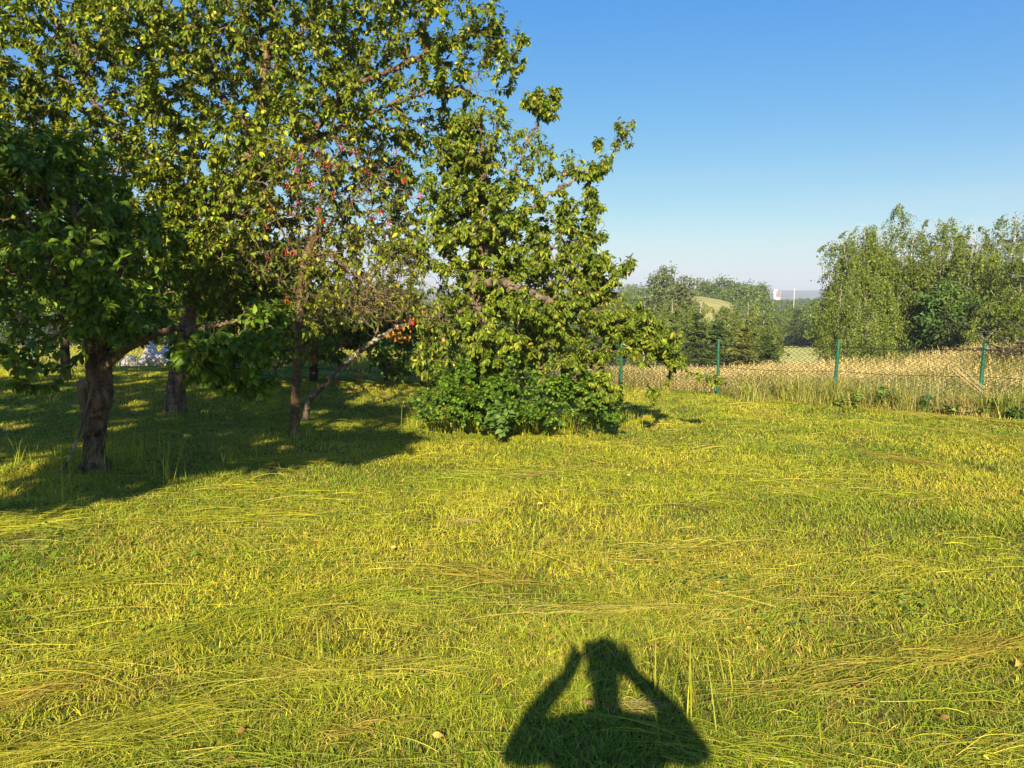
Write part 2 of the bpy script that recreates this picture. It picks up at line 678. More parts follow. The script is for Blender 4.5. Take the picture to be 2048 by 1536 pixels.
# ------------------------------------------------------------------ ground
def ground_mat():
    m, nt, p, out = mat_new("ground")
    g = nt.nodes.new("ShaderNodeNewGeometry")
    a = nt.nodes.new("ShaderNodeAttribute")
    a.attribute_name = "col"
    n = nt.nodes.new("ShaderNodeTexNoise")
    n.inputs["Scale"].default_value = 22
    n.inputs["Detail"].default_value = 8
    nt.links.new(g.outputs["Position"], n.inputs[0])
    mx = nt.nodes.new("ShaderNodeMix")
    mx.data_type = 'RGBA'
    mx.blend_type = 'MULTIPLY'
    mx.inputs[0].default_value = 0.8
    cr = nt.nodes.new("ShaderNodeValToRGB")
    cr.color_ramp.elements[0].position = 0.3
    cr.color_ramp.elements[0].color = (.45, .42, .40, 1)
    cr.color_ramp.elements[1].position = 0.75
    cr.color_ramp.elements[1].color = (1.5, 1.45, 1.3, 1)
    nt.links.new(n.outputs[0], cr.inputs[0])
    nt.links.new(a.outputs["Color"], mx.inputs[6])
    nt.links.new(cr.outputs[0], mx.inputs[7])
    nt.links.new(mx.outputs[2], p.inputs["Base Color"])
    p.inputs["Roughness"].default_value = 0.95
    p.inputs["Specular IOR Level"].default_value = 0.1
    b = nt.nodes.new("ShaderNodeBump")
    b.inputs["Strength"].default_value = 0.8
    b.inputs["Distance"].default_value = 0.03
    nt.links.new(n.outputs[0], b.inputs["Height"])
    nt.links.new(b.outputs[0], p.inputs["Normal"])
    return m


def build_ground():
    ys = np.concatenate([np.linspace(-60, -6, 20), np.linspace(-5, 30, 190)[0:], np.geomspace(30.5, 9000, 150)])
    a = np.linspace(-1, 1, 260)
    a = np.sign(a) * np.abs(a) ** 1.3 * 1.5
    Y, A = np.meshgrid(ys, a, indexing="ij")
    X = A * (np.abs(Y) + 14)
    Z = terrain(X, Y)
    V = np.stack([X, Y, Z], -1).reshape(-1, 3)
    ny, nx = Y.shape
    i = np.arange(ny - 1)[:, None] * nx
    j = np.arange(nx - 1)[None]
    F = np.stack([i + j, i + j + 1, i + nx + j + 1, i + nx + j], -1).reshape(-1, 4)
    x, y = V[:, 0], V[:, 1]
    n = fbm(x * 1.5, y * 1.5, 30)
    lawn = np.array([.155, .135, .030])[None] * (0.7 + 0.6 * n[:, None])
    dry = np.array([.26, .21, .09])[None] * (0.7 + 0.6 * n[:, None])
    mead = np.array([.075, .10, .025])[None] * (0.6 + 0.8 * fbm(x * .02, y * .02, 33)[:, None])
    t1 = np.clip((y - fence_y(x) - 0.3) / 1.0, 0, 1)[:, None]
    t1 = t1 * np.clip((x + 3) / 3, 0.15, 1)[:, None]
    t2 = np.clip((y - 28) / 10, 0, 1)[:, None]
    c = lawn * (1 - t1) + dry * t1
    c = c * (1 - t2) + mead * t2
    o = link("ground", new_mesh("ground", V, F, ground_mat(), c))
    tag(o, kind="structure")


# fence line: posts (px, depth), the right run comes nearer, the left run goes straight back-left
FPOSTS = [(1973, 11.3), (1678, 12.5), (1442, 13.7), (1245, 15.0), (1085, 16.2), (930, 17.4), (738, 18.6), (600, 18.9), (470, 19.0), (335, 19.0), (200, 19.1), (54, 19.1), (-110, 19.2), (-280, 19.2)]
FX = [(px - 1024) / FPX * y * 0.993 for px, y in FPOSTS]
FXY = [(x, y) for x, (px, y) in zip(FX, FPOSTS)]
FXY = [(FXY[0][0] + 2.6, 9.0), (FXY[0][0] + 1.35, 10.15)] + FXY     # two more posts outside the right edge


def fence_y(x):
    P = sorted(FXY)
    return np.interp(x, [p[0] for p in P], [p[1] for p in P])


build_ground()


# ------------------------------------------------------------------ grass
def ribbons(P, d, up_h, length, width, cols, K, lift, roll=None, bend=None, tipw=0.15):
    """flat curved ribbons. P (n,3) start, d (n,3) horizontal direction, up_h: function t -> height factor array,
    lift (n,) height, bend (n,) sideways"""
    n = len(P)
    t = np.linspace(0, 1, K)
    side = np.cross(d, np.array([0, 0, 1.0]))
    b = np.zeros(n) if bend is None else bend
    C = P[:, None] + d[:, None] * (length[:, None] * t)[..., None] + side[:, None] * (b[:, None] * t ** 2)[..., None]
    C[..., 2] += lift[:, None] * up_h(t)[None]
    w = width[:, None] * (1 - (1 - tipw) * t ** 1.5)[None] * 0.5
    rl = RNG.uniform(-1, 1, n) if roll is None else roll
    sd = side * np.cos(rl)[:, None] + np.array([0, 0, 1.0]) * np.sin(rl)[:, None]
    V = np.stack([C - sd[:, None] * w[..., None], C + sd[:, None] * w[..., None]], 2)
    i = np.arange(n)[:, None] * (2 * K)
    q = np.arange(K - 1)[None] * 2
    F = np.stack([i + q, i + q + 1, i + q + 3, i + q + 2], -1).reshape(-1, 4)
    return V.reshape(-1, 3), F, np.repeat(cols, 2 * K, axis=0)


def join(parts):
    V, F, C, o = [], [], [], 0
    for v, f, c in parts:
        V.append(v)
        F.append(f + o)
        C.append(c)
        o += len(v)
    by = {}
    for f in F:
        by.setdefault(f.shape[1], []).append(f)
    return np.concatenate(V), [np.concatenate(x) for x in by.values()], np.concatenate(C)


def rand_dir(n):
    a = RNG.uniform(0, 2 * np.pi, n)
    return np.stack([np.cos(a), np.sin(a), 0 * a], -1)


def lawn_points(n, y0, y1, power, margin=1.3):
    """points in the visible wedge of lawn, thinning out with distance"""
    u = RNG.random(n)
    e = 1 - power
    y = (y0 ** (e + 1) + u * (y1 ** (e + 1) - y0 ** (e + 1))) ** (1 / (e + 1)) if abs(e + 1) > 1e-6 else y0 * (y1 / y0) ** u
    x = RNG.uniform(-1, 1, n) * (0.70 * y + margin)
    return x, y


G_GREEN = np.array([.215, .300, .020])
G_YEL = np.array([.505, .490, .034])
G_STRAW = np.array([.56, .42, .09])
G_DARK = np.array([.12, .18, .012])


def build_lawn():
    n = 950000
    x, y = lawn_points(n, 1.5, 21.0, 1.68)
    k = y < fence_y(x) + 0.4
    dens = .55 * fbm(x * 1.3, y * 1.3, 41) + .45 * fbm(x * 6, y * 6, 43, 2)
    k &= RNG.random(n) < np.clip(-0.25 + 2.3 * dens, 0.14, 1)
    x, y = x[k], y[k]
    n = len(x)
    P = np.stack([x, y, terrain(x, y) - 0.004], -1)
    dist = np.hypot(x, y)
    patch = fbm(x * 0.9, y * 0.9, 44)
    tall = np.clip((fbm(x * 1.7, y * 1.7, 47) - .42) * 4, 0, 1)
    h = (0.014 + 0.020 * RNG.random(n) + 0.024 * tall * RNG.random(n)) * (1 + 0.015 * dist)
    wd = (0.0017 + 0.0015 * RNG.random(n)) * (1 + dist / 4.0)
    t = np.clip(RNG.normal(0, .25, n) + (patch - .5) * 2.6 + .46, 0, 1)[:, None]
    c = G_GREEN * (1 - t) + G_YEL * t
    s = (RNG.random(n) < 0.12 + 0.25 * np.clip((fbm(x * .8, y * .8, 52) - .5) * 3, 0, 1))[:, None]
    c = np.where(s, G_STRAW * RNG.uniform(.6, 1, (n, 1)), c)
    g = (RNG.random(n) < 0.10 + .35 * np.clip((fbm(x * 2.1, y * 2.1, 57) - .5) * 3, 0, 1))[:, None]
    c = np.where(g, G_DARK, c)
    c = c * np.exp(RNG.normal(0, .2, (n, 1)))
    d = rand_dir(n)
    v = ribbons(P, d, lambda t: np.sin(t * 1.45), h * RNG.uniform(.2, 1.9, n), wd, c, 3, h, RNG.uniform(-.8, .8, n))
    V, F, C = v
    o = link("lawn_grass", new_mesh("lawn_grass", V, F, M["grass"], C))
    tag(o, "short yellow green mown grass stubble covering the orchard lawn", "grass", kind="stuff")


def build_cuttings():
    """long mown stalks that lie in combed swaths"""
    parts = []
    nc = 2700
    cx, cy = lawn_points(nc, 1.6, 19.0, 1.35, 1.0)
    keep = (cy < fence_y(cx) - 0.1) & (RNG.random(nc) < np.clip((fbm(cx * .75, cy * 1.3, 61) - .30) * 3.2, .05, 1))
    cx, cy = cx[keep], cy[keep]
    for x0, y0 in zip(cx, cy):
        dist = math.hypot(x0, y0)
        n = int(RNG.integers(10, 44) * (1 if dist < 7 else 0.6))
        th = (fbm(x0 * .35, y0 * .35, 66) - .5) * 2.6 + RNG.normal(.08, .22)
        if RNG.random() < 0.5:
            th += math.pi
        L = RNG.uniform(.10, .40)
        wdt = RNG.uniform(.05, .20)
        dx, dy = math.cos(th), math.sin(th)
        a = RNG.normal(0, L * .45, n)
        b = RNG.normal(0, wdt, n)
        x = x0 + a * dx - b * dy
        y = y0 + a * dy + b * dx
        ang = th + RNG.normal(0, .22, n) + RNG.choice([0, 0, 0, .7, -.6], n)
        d = np.stack([np.cos(ang), np.sin(ang), 0 * ang], -1)
        P = np.stack([x, y, terrain(x, y) + RNG.uniform(.004, .028, n)], -1)
        tt = np.clip(RNG.normal(fbm(x0 * .6, y0 * .6, 69) * 1.5 - .25, .2, n), 0, 1)[:, None]
        c = G_GREEN * (1 - tt) + G_YEL * .95 * tt
        if RNG.random() < np.clip((float(fbm(x0 * .5, y0 * .5, 75)) - .38) * 2.0, .06, .6):
            u = RNG.uniform(.1, .8, (n, 1))
            c = c * (1 - u) + G_STRAW * u
        c = c * np.exp(RNG.normal(0, .22, (n, 1)))
        parts.append(ribbons(P, d, lambda t: np.sin(t * np.pi * .9), L * RNG.uniform(.5, 1.2, n),
                             RNG.uniform(.0010, .0026, n) * (1 + dist / 9), c, 5, RNG.uniform(0, .022, n), None, RNG.normal(0, .05, n), .3))
    # single long pale stalks
    n = 380
    x, y = lawn_points(n, 1.6, 16, 1.5, .8)
    k = y < fence_y(x) - .2
    x, y = x[k], y[k]
    n = len(x)
    th = RNG.normal(0, .7, n) + RNG.choice([0, math.pi], n)
    d = np.stack([np.cos(th), np.sin(th), 0 * th], -1)
    P = np.stack([x, y, terrain(x, y) + RNG.uniform(.03, .07, n)], -1)
    c = (G_STRAW * RNG.uniform(.5, 1.15, (n, 1)) + np.array([.02, .03, .0]))
    parts.append(ribbons(P, d, lambda t: np.sin(t * np.pi), RNG.uniform(.15, .6, n), RNG.uniform(.0014, .0028, n) * (1 + np.hypot(x, y) / 8), c, 6, RNG.uniform(.0, .05, n), None, RNG.normal(0, .1, n), .5))
    # the large bundles and brown thatch patches
    for px0, py0, px1, py1, n, wd, col, mx in [
            (250, 1310, 700, 1190, 300, .11, G_GREEN, .3), (540, 1400, 640, 1240, 190, .07, (.42, .32, .07), .4), (0, 1530, 420, 1430, 260, .09, (.34, .33, .03), .4), (560, 1365, 860, 1345, 130, .05, (.50, .42, .09), .4),
            (1080, 1235, 1260, 1225, 110, .05, (.50, .42, .12), .5), (1270, 1110, 1420, 1100, 110, .06, (.52, .46, .10), .5), (880, 1150, 1010, 1165, 120, .07, (.40, .26, .06), .4), (1760, 915, 1890, 940, 160, .10, (.42, .26, .06), .4),
            (1930, 870, 2048, 885, 200, .16, (.52, .38, .06), .4), (1500, 820, 1580, 845, 130, .14, (.46, .32, .10), .3), (1800, 830, 2040, 850, 240, .14, (.44, .36, .08), .3), (1880, 1320, 2048, 1290, 170, .08, (.48, .30, .06), .4),
            (330, 1045, 640, 1035, 190, .10, G_YEL, .4), (520, 925, 700, 920, 170, .14, G_YEL, .3), (0, 1190, 250, 1170, 120, .07, G_GREEN, .5), (1300, 1480, 1560, 1530, 150, .08, G_GREEN, .5), (1560, 1390, 1760, 1340, 140, .07, (.44, .33, .08), .5),
            (690, 1475, 790, 1460, 90, .06, (.34, .21, .07), .3), (915, 1053, 955, 1050, 70, .05, (.46, .33, .16), .1), (1040, 955, 1090, 955, 70, .07, (.42, .30, .12), .2), (1255, 1425, 1300, 1425, 60, .03, (.50, .36, .18), .1), (0, 1420, 130, 1390, 120, .08, (.36, .22, .05), .3)]:
        a, b = ground(px0, py0), ground(px1, py1)
        t = RNG.random(n)[:, None]
        dv = b - a
        Ld = np.linalg.norm(dv[:2])
        th = math.atan2(dv[1], dv[0])
        pp = a + dv * (t * 1.1 - .05)
        x = pp[:, 0] - math.sin(th) * RNG.normal(0, wd, n)
        y = pp[:, 1] + math.cos(th) * RNG.normal(0, wd, n)
        ang = th + RNG.normal(0, .24, n) + RNG.choice([0, math.pi], n)
        d = np.stack([np.cos(ang), np.sin(ang), 0 * ang], -1)
        P = np.stack([x, y, terrain(x, y) + RNG.uniform(.008, .036, n)], -1)
        c = np.array(col) * (1 - mx * RNG.random((n, 1))) + G_YEL * mx * .5 * RNG.random((n, 1))
        c = c * np.exp(RNG.normal(0, .2, (n, 1)))
        c = c * .62 + G_YEL * .30
        wd *= 1.3
        dist = math.hypot(a[0], a[1])
        parts.append(ribbons(P, d, lambda t: np.sin(t * np.pi), np.minimum(RNG.uniform(.12, .5, n), Ld), RNG.uniform(.0010, .0026, n) * (1 + dist / 9), c, 5, RNG.uniform(0, .03, n), None, RNG.normal(0, .05, n), .3))
    V, F, C = join(parts)
    o = link("cut_grass", new_mesh("cut_grass", V, F, M["grass"], C))
    tag(o, "long cut grass stalks lying in combed swaths on the lawn", "cut grass", kind="stuff")


def build_lawn_weeds():
    """clover and plantain leaves in patches, and upright survivors of the mower"""
    n0 = 420
    cx, cy = lawn_points(n0, 1.6, 12, 1.3, .6)
    k = (fbm(cx * .7, cy * .7, 81) > .53)
    cx, cy = cx[k], cy[k]
    P, L, C = [], [], []
    for x0, y0 in zip(cx, cy):
        n = int(RNG.integers(10, 36))
        x = x0 + RNG.normal(0, .11, n)
        y = y0 + RNG.normal(0, .11, n)
        P.append(np.stack([x, y, terrain(x, y) + RNG.uniform(.02, .055, n)], -1))
        L.append(RNG.uniform(.012, .024, n) * (1 if RNG.random() < .8 else 1.7))
        C.append(mixcols(n, [(.08, .16, .015), (.15, .23, .02), (.22, .28, .03)], [2, 3, 1]))
    P = np.concatenate(P)
    L = np.concatenate(L)
    C = np.concatenate(C)
    n = len(P)
    D = rand_dir(n) + np.array([0, 0, .15])
    V, F, C = leaves(P, D, L, L * RNG.uniform(.6, .95, n), RNG.uniform(.1, .7, n), RNG.uniform(.0, .4, n), C)
    o = link("clover_leaves", new_mesh("clover_leaves", V, F, M["leaf"], C))
    tag(o, "small clover and plantain leaves growing low among the mown grass", "weeds", kind="stuff")
    n = 420
    x, y = lawn_points(n, 1.6, 14, 1.3, .6)
    P = np.stack([x, y, terrain(x, y) + RNG.uniform(.015, .045, n)], -1)
    L = RNG.uniform(.018, .05, n)
    V, F, C = leaves(P, rand_dir(n) + np.array([0, 0, .1]), L, L * .55, RNG.uniform(.2, 1.3, n), RNG.uniform(.1, .7, n), mixcols(n, [(.30, .16, .05), (.42, .26, .08), (.50, .44, .06), (.20, .11, .05)], [3, 3, 2, 1]))
    o = link("fallen_leaves", new_mesh("fallen_leaves", V, F, M["leaf"], C))
    tag(o, "dry brown and yellow fallen leaves scattered on the lawn", "leaves", kind="stuff")
    # upright tufts
    parts = []
    spots = [(1440, 1440, 30, .26), (1045, 1130, 10, .3), (250, 920, 60, .35), (330, 965, 14, .45), (225, 935, 60, .3), (160, 945, 60, .4), (350, 850, 30, .25),
             (640, 1330, 10, .2), (590, 885, 40, .2), (120, 1010, 14, .35), (480, 930, 20, .22), (560, 1290, 12, .16), (1250, 850, 60, .2), (1050, 868, 130, .34), (930, 864, 130, .34), (1150, 864, 130, .34), (860, 855, 60, .18), (990, 866, 110, .36), (1100, 867, 110, .3), (1200, 858, 90, .3), (880, 862, 90, .3), (300, 905, 30, .25), (75, 935, 30, .3)]
    for px, py, n, h in spots:
        g = ground(px, py)
        r = .05 if n < 20 else .16
        x = g[0] + RNG.normal(0, r, n)
        y = g[1] + RNG.normal(0, r, n)
        P = np.stack([x, y, terrain(x, y)], -1)
        hh = h * RNG.uniform(.5, 1.1, n)
        t = RNG.random((n, 1))
        c = (G_GREEN * (1 - t) + G_YEL * t) * RNG.uniform(.7, 1.1, (n, 1))
        parts.append(ribbons(P, rand_dir(n), lambda t: np.sin(t * 1.6), hh * RNG.uniform(.1, .7, n), np.full(n, .0045) * (1 + g[1] / 14), c, 5, hh, RNG.uniform(-.4, .4, n)))
    V, F, C = join(parts)
    o = link("standing_grass", new_mesh("standing_grass", V, F, M["grass"], C))
    tag(o, "upright green grass tufts the mower left round the trunks", "grass", kind="stuff")


build_lawn()
build_cuttings()
build_lawn_weeds()


def build_meadow():
    """tall dry grass beyond the fence and the rough strip along its foot"""
    parts = []
    # dry meadow
    n = 170000
    y = RNG.uniform(9.5, 29, n) ** 1.0
    x = RNG.uniform(-2.5, 1, n) * 0 + RNG.uniform(-.12, .80, n) * y + RNG.uniform(-.5, .5, n)
    k = (y > fence_y(x) + .25) & (RNG.random(n) < .35 + fbm(x * .8, y * .8, 91))
    x, y = x[k], y[k]
    n = len(x)
    P = np.stack([x, y, terrain(x, y)], -1)
    hz = fbm(x * .45, y * .45, 93)
    h = (.14 + .24 * RNG.random(n)) * (.65 + .7 * hz)
    green = np.clip((fbm(x * .5, y * .9, 95) - .52) * 5 + np.clip((x - 6.5) / 5, 0, .5), 0, .9)
    a = np.array([.66, .55, .21])
    b = np.array([.57, .46, .18])
    g = np.array([.27, .27, .06])
    t = RNG.random((n, 1))
    c = a * (1 - t) + b * t
    q = (RNG.random(n) < green)[:, None]
    c = np.where(q, g, c) * np.exp(RNG.normal(0, .2, (n, 1)))
    parts.append(ribbons(P, rand_dir(n), lambda t: np.sin(t * 1.75) , h * RNG.uniform(.2, 1.2, n), np.full(n, .0075) * (y / 14), c, 4, h, RNG.uniform(-.5, .5, n), None, .3))
    # seed heads on the tallest
    k = RNG.random(n) < .13
    Ph = P[k].copy()
    Ph[:, 2] += h[k] * .96
    m = len(Ph)
    c = np.array([.58, .45, .18]) * np.exp(RNG.normal(0, .2, (m, 1)))
    parts.append(ribbons(Ph, rand_dir(m), lambda t: t, RNG.uniform(.02, .09, m), np.full(m, .013), c, 4, RNG.uniform(.06, .13, m), RNG.uniform(-.4, .4, m), None, .2))
    # left meadow beyond the back fence: greener
    n = 42000
    y = RNG.uniform(19.4, 42, n)
    x = RNG.uniform(-.82, -.05, n) * y
    P = np.stack([x, y, terrain(x, y)], -1)
    h = RNG.uniform(.12, .34, n)
    t = RNG.random((n, 1))
    c = (np.array([.30, .33, .04]) * (1 - t) + np.array([.48, .44, .08]) * t) * np.exp(RNG.normal(0, .2, (n, 1)))
    parts.append(ribbons(P, rand_dir(n), lambda t: np.sin(t * 1.6), h * RNG.uniform(.1, .6, n), np.full(n, .02) * (y / 20), c, 3, h, RNG.uniform(-.4, .4, n), None, .4))
    V, F, C = join(parts)
    o = link("meadow_grass", new_mesh("meadow_grass", V, F, M["grass"], C))
    tag(o, "tall dry straw coloured meadow grass beyond the wire fence", "meadow grass", kind="stuff")
    # rough strip along the fence foot
    parts = []
    n = 22000
    x = RNG.uniform(1.6, 11.0, n)
    off = RNG.normal(-.30, .45, n) * (.4 + 1.3 * vn(x * 1.3, x * 0 + 4, 6))
    rough = np.clip((x - 3.6) / 3.4, .22, 1.0)
    y = fence_y(x) + off * rough * 1.4 - .15 * rough
    P = np.stack([x, y, terrain(x, y)], -1)
    h = RNG.uniform(.06, .36, n) * rough * np.exp(-(np.minimum(off + .3, 0) / .6) ** 2) * (.6 + .8 * fbm(x * 1.4, y * 1.4, 97))
    t = RNG.random((n, 1))
    t2 = (fbm(x * 1.6, y * 1.6, 99)[:, None] > .50)
    c = np.where(t2, np.array([.30, .37, .05]), np.array([.56, .46, .15])) * (1 - .45 * t) * np.exp(RNG.normal(0, .18, (n, 1)))
    parts.append(ribbons(P, rand_dir(n), lambda t: np.sin(t * 1.8), h * RNG.uniform(.2, 1.6, n), np.full(n, .008), c, 5, h, RNG.uniform(-.7, .7, n), None, .2))
    n = 5200
    cl_ = np.array([1655, 1700, 1722, 1745, 1768, 1790, 1812, 1835, 1862, 1890, 1915, 1940, 1990, 2010, 2040, 1560])
    ci_ = RNG.integers(0, len(cl_), n)
    xx = cl_[ci_] + RNG.normal(0, 15, n)
    x = (xx - 1024) / FPX * 11.4
    y = fence_y(x) - RNG.uniform(.1, .75, len(cl_))[ci_] + RNG.normal(0, .16, n)
    P = np.stack([x, y, terrain(x, y)], -1)
    h = RNG.uniform(.10, .40, n) * RNG.uniform(.45, 1.25, len(cl_))[ci_]
    c = mixcols(n, [(.18, .26, .03), (.32, .36, .06), (.54, .46, .14)], [2, 3, 3])
    parts.append(ribbons(P, rand_dir(n), lambda t: np.sin(t * 1.8), h * RNG.uniform(.2, 1.2, n), np.full(n, .008), c, 5, h, RNG.uniform(-.6, .6, n), None, .2))
    # a few tall bluish reeds and bent seed stalks
    n = 130
    x = RNG.choice([1790, 1815, 1835, 1700, 1990, 1920], n, p=[.26, .2, .24, .1, .12, .08]) / 1.0
    x = (x - 1024) / FPX * 11.6 + RNG.normal(0, .3, n)
    y = fence_y(x) + RNG.normal(-.35, .2, n)
    P = np.stack([x, y, terrain(x, y)], -1)
    h = RNG.uniform(.25, .6, n)
    t = RNG.random((n, 1))
    c = np.array([.17, .25, .10]) * (1 - t) + np.array([.36, .34, .12]) * t
    parts.append(ribbons(P, rand_dir(n), lambda t: np.sin(t * 1.65), h * RNG.uniform(.05, .4, n), np.full(n, .012), c, 6, h, RNG.uniform(-.4, .4, n), None, .2))
    V, F, C = join(parts)
    o = link("rough_grass", new_mesh("rough_grass", V, F, M["grass"], C))
    tag(o, "rough unmown grass and reeds along the foot of the fence", "grass", kind="stuff")


build_meadow()


# ------------------------------------------------------------------ fence
def build_fence():
    root = empty("wire_fence", (FXY[3][0], FXY[3][1], float(terrain(*FXY[3]))),
                 "green post and chain link fence between the lawn and the dry meadow", "fence")
    H = 1.0
    tops = []
    for i, (x, y) in enumerate(FXY):
        z = float(terrain(x, y))
        hh = H + (-.06 if i == 5 else 0) + RNG.normal(0, .015)
        if i > 5: hh = .92
        lean = RNG.normal(0, .012, 2) + (np.array([.05, 0]) if i == 2 else np.array([.03, 0]) if i == 3 else 0)
        acc = acc_new()
        P = np.array([[x, y, z - .1], [x + lean[0] * .5, y + lean[1] * .5, z + hh * .5], [x + lean[0], y + lean[1], z + hh]])
        tube(spline(P, 3), np.full(7, .026), 10, acc, 0, True)
        p = link("post", acc_mesh("post", acc, M["post"]), root)
        acc = acc_new()
        tube(np.array([[x + lean[0], y + lean[1], z + hh - .01], [x + lean[0], y + lean[1], z + hh + .022]]), np.array([.030, .027]), 10, acc, 0, True)
        c = link("cap", acc_mesh("cap", acc, M["post"]), None)
        c.data.transform(__import__("mathutils").Matrix.Translation([-q for q in root.location]))
        c.parent = p
        tops.append(P[2])
    # netting: zigzag wires
    acc = acc_new()
    wires = acc_new()
    cell = .088
    for i in range(len(FXY) - 1):
        a = np.array([*FXY[i], 0.0])
        b = np.array([*FXY[i + 1], 0.0])
        L = np.linalg.norm(b - a)
        nz = max(4, int(round(L / cell)))
        rows = 24
        hh = .95
        zz = np.linspace(0.02, hh, rows)
        fine = i < 7
        sag = lambda s: 1 - .03 * math.sin(math.pi * s)
        for k in range(nz):
            s = (k + .5 + np.where(np.arange(rows) % 2 == 0, -.5, .5)) / nz
            xy = a[None] * (1 - s)[:, None] + b[None] * s[:, None]
            z = terrain(xy[:, 0], xy[:, 1]) + zz * sag((k + .5) / nz)
            P = np.column_stack([xy[:, :2] + RNG.normal(0, .004, (rows, 2)), z + RNG.normal(0, .003, rows)])
            tube(P, np.full(rows, .0088), 3, acc)
        for f in (.97, .55, .06):
            s = np.linspace(0, 1, 9)
            xy = a[None] * (1 - s)[:, None] + b[None] * s[:, None]
            z = terrain(xy[:, 0], xy[:, 1]) + hh * f - .02 * np.sin(np.pi * s)
            tube(np.column_stack([xy[:, :2], z]), np.full(9, .0046), 4, wires)
    link("chain_link_netting", acc_mesh("chain_link_netting", acc, M["wire"]), root)
    link("tension_wires", acc_mesh("tension_wires", wires, M["wire"]), root)


build_fence()


# ------------------------------------------------------------------ orchard trees
def tree_from(name, base, label, cat, limbs, blobs, per, tip, bark, leafargs, group="orchard trees", bf=.35, jitter=.02, rough=.3, crown_name="crown", extra=None):
    root = empty(name, base, label, cat, group)
    T = blob_points(blobs, per)
    T = T[T[:, 2] > terrain(T[:, 0], T[:, 1]) + .3]
    ch = grow(limbs, T, bf, tip)
    acc, segs = wood_and_twigs(ch, jitter, 3, rough)
    link("trunk", acc_mesh("trunk", acc, M[bark]), root)
    V, F, C = twig_leaves(segs, **leafargs)
    link(crown_name, new_mesh(crown_name, V, F, M["leaf"], C), root)
    return root, segs, T


PAL_APPLE = [(.070, .130, .010), (.165, .225, .014), (.30, .320, .020), (.40, .36, .03)]
PAL_DARK = [(.065, .145, .012), (.120, .210, .014), (.21, .290, .018)]
PAL_PEAR = [(.075, .140, .012), (.150, .210, .016), (.27, .300, .025), (.38, .33, .04)]
PAL_SHRUB = [(.050, .125, .012), (.095, .185, .016), (.18, .26, .022)]

# -- near plum tree with the forked, broken trunk
b = ground(190, 942)
yb = b[1]
plum_limbs = [
    limb([(190, 950), (189, 925), (187, 895), (190, 860), (197, 820), (206, 785), (208, 745), (207, 710), (200, 660), (186, 600), (170, 520), (150, 430), (130, 340)],
         [.150, .100, .084, .088, .090, .074, .066, .062, .066, .055, .04, .028, .012], ys=(yb, yb + .1)),
    limb([(200, 808), (189, 775), (183, 745), (180, 705), (170, 650), (120, 560), (60, 450)], [.060, .054, .052, .048, .040, .028, .012], ys=(yb - .04, yb + .1)),
    limb([(206, 735), (255, 695), (310, 668), (350, 657), (390, 658), (430, 652), (480, 642), (540, 650)], .048, .010, ys=(yb, yb - .5)),
    limb([(390, 658), (410, 690), (425, 730), (430, 765)], .012, .004, ys=(yb - .28, yb - .45)),
    limb([(202, 690), (160, 712), (110, 735), (50, 720), (-20, 700)], .022, .006, ys=(yb, yb - .7)),
    limb([(160, 712), (120, 760), (85, 772), (30, 765)], .012, .004, ys=(yb - .2, yb - .6)),
    limb([(186, 600), (240, 540), (290, 480), (320, 420)], .032, .008, ys=(yb, yb + .3)),
    limb([(170, 520), (100, 430), (50, 330), (20, 270)], .028, .008, ys=(yb, yb + .3)),
]
plum_blobs = [(100, 430, yb + .2, 180, 160, 1.0, 260), (225, 520, yb, 130, 130, .9, 200), (40, 580, yb, 150, 110, .9, 170), (170, 340, yb + .3, 100, 80, .7, 90),
              (250, 640, yb - .1, 110, 55, .7, 80), (10, 340, yb + .2, 110, 90, .8, 100), (60, 700, yb - .6, 90, 50, .5, 45), (-60, 500, yb, 120, 150, .8, 80),
              (470, 690, yb - .5, 95, 55, .35, 75), (415, 725, yb - .5, 50, 45, .2, 30), (500, 760, yb - .5, 55, 35, .2, 26), (530, 625, yb - .45, 45, 25, .2, 24), (360, 700, yb - .4, 30, 30, .2, 8)]
plum, psegs, _ = tree_from("plum_tree", b, "dark leafy plum tree with forked broken trunk, nearest the camera", "tree",
                           plum_limbs, plum_blobs, 1.0, .0034, "bark",
                           dict(per_m=180, L=.073, Wr=.46, pal=PAL_DARK, wts=[3, 4, 2], droop=.45, rthin=.013), jitter=.016, rough=.5)
acc = acc_new()
P, r = limb([(188, 890), (178, 850), (170, 815), (165, 785), (163, 762)], [.040, .044, .036, .034, .030], ys=(yb + .02, yb - .10))
Q = spline(np.column_stack([P, r]), 5)
tube(Q[:, :3], Q[:, 3], 40, acc, .8, True)
link("broken_stub", acc_mesh("broken_stub", acc, M["bark_grey"]), plum)["label"] = "upright stub of a snapped limb"
acc = acc_new()
P, r = limb([(112, 972), (135, 925), (152, 885), (165, 845), (176, 805), (186, 760)], [.010, .013, .013, .012, .009, .006], ys=(yb - .25, yb - .13))
P[0][2] = terrain(P[0][0], P[0][1]) + .005
Q = spline(np.column_stack([P, r]), 4)
tube(Q[:, :3], Q[:, 3], 8, acc, .3, True)
tag(link("leaning_stick", acc_mesh("leaning_stick", acc, M["bark_grey"])), "thin reddish bare stick leaning against the forked plum trunk", "stick")

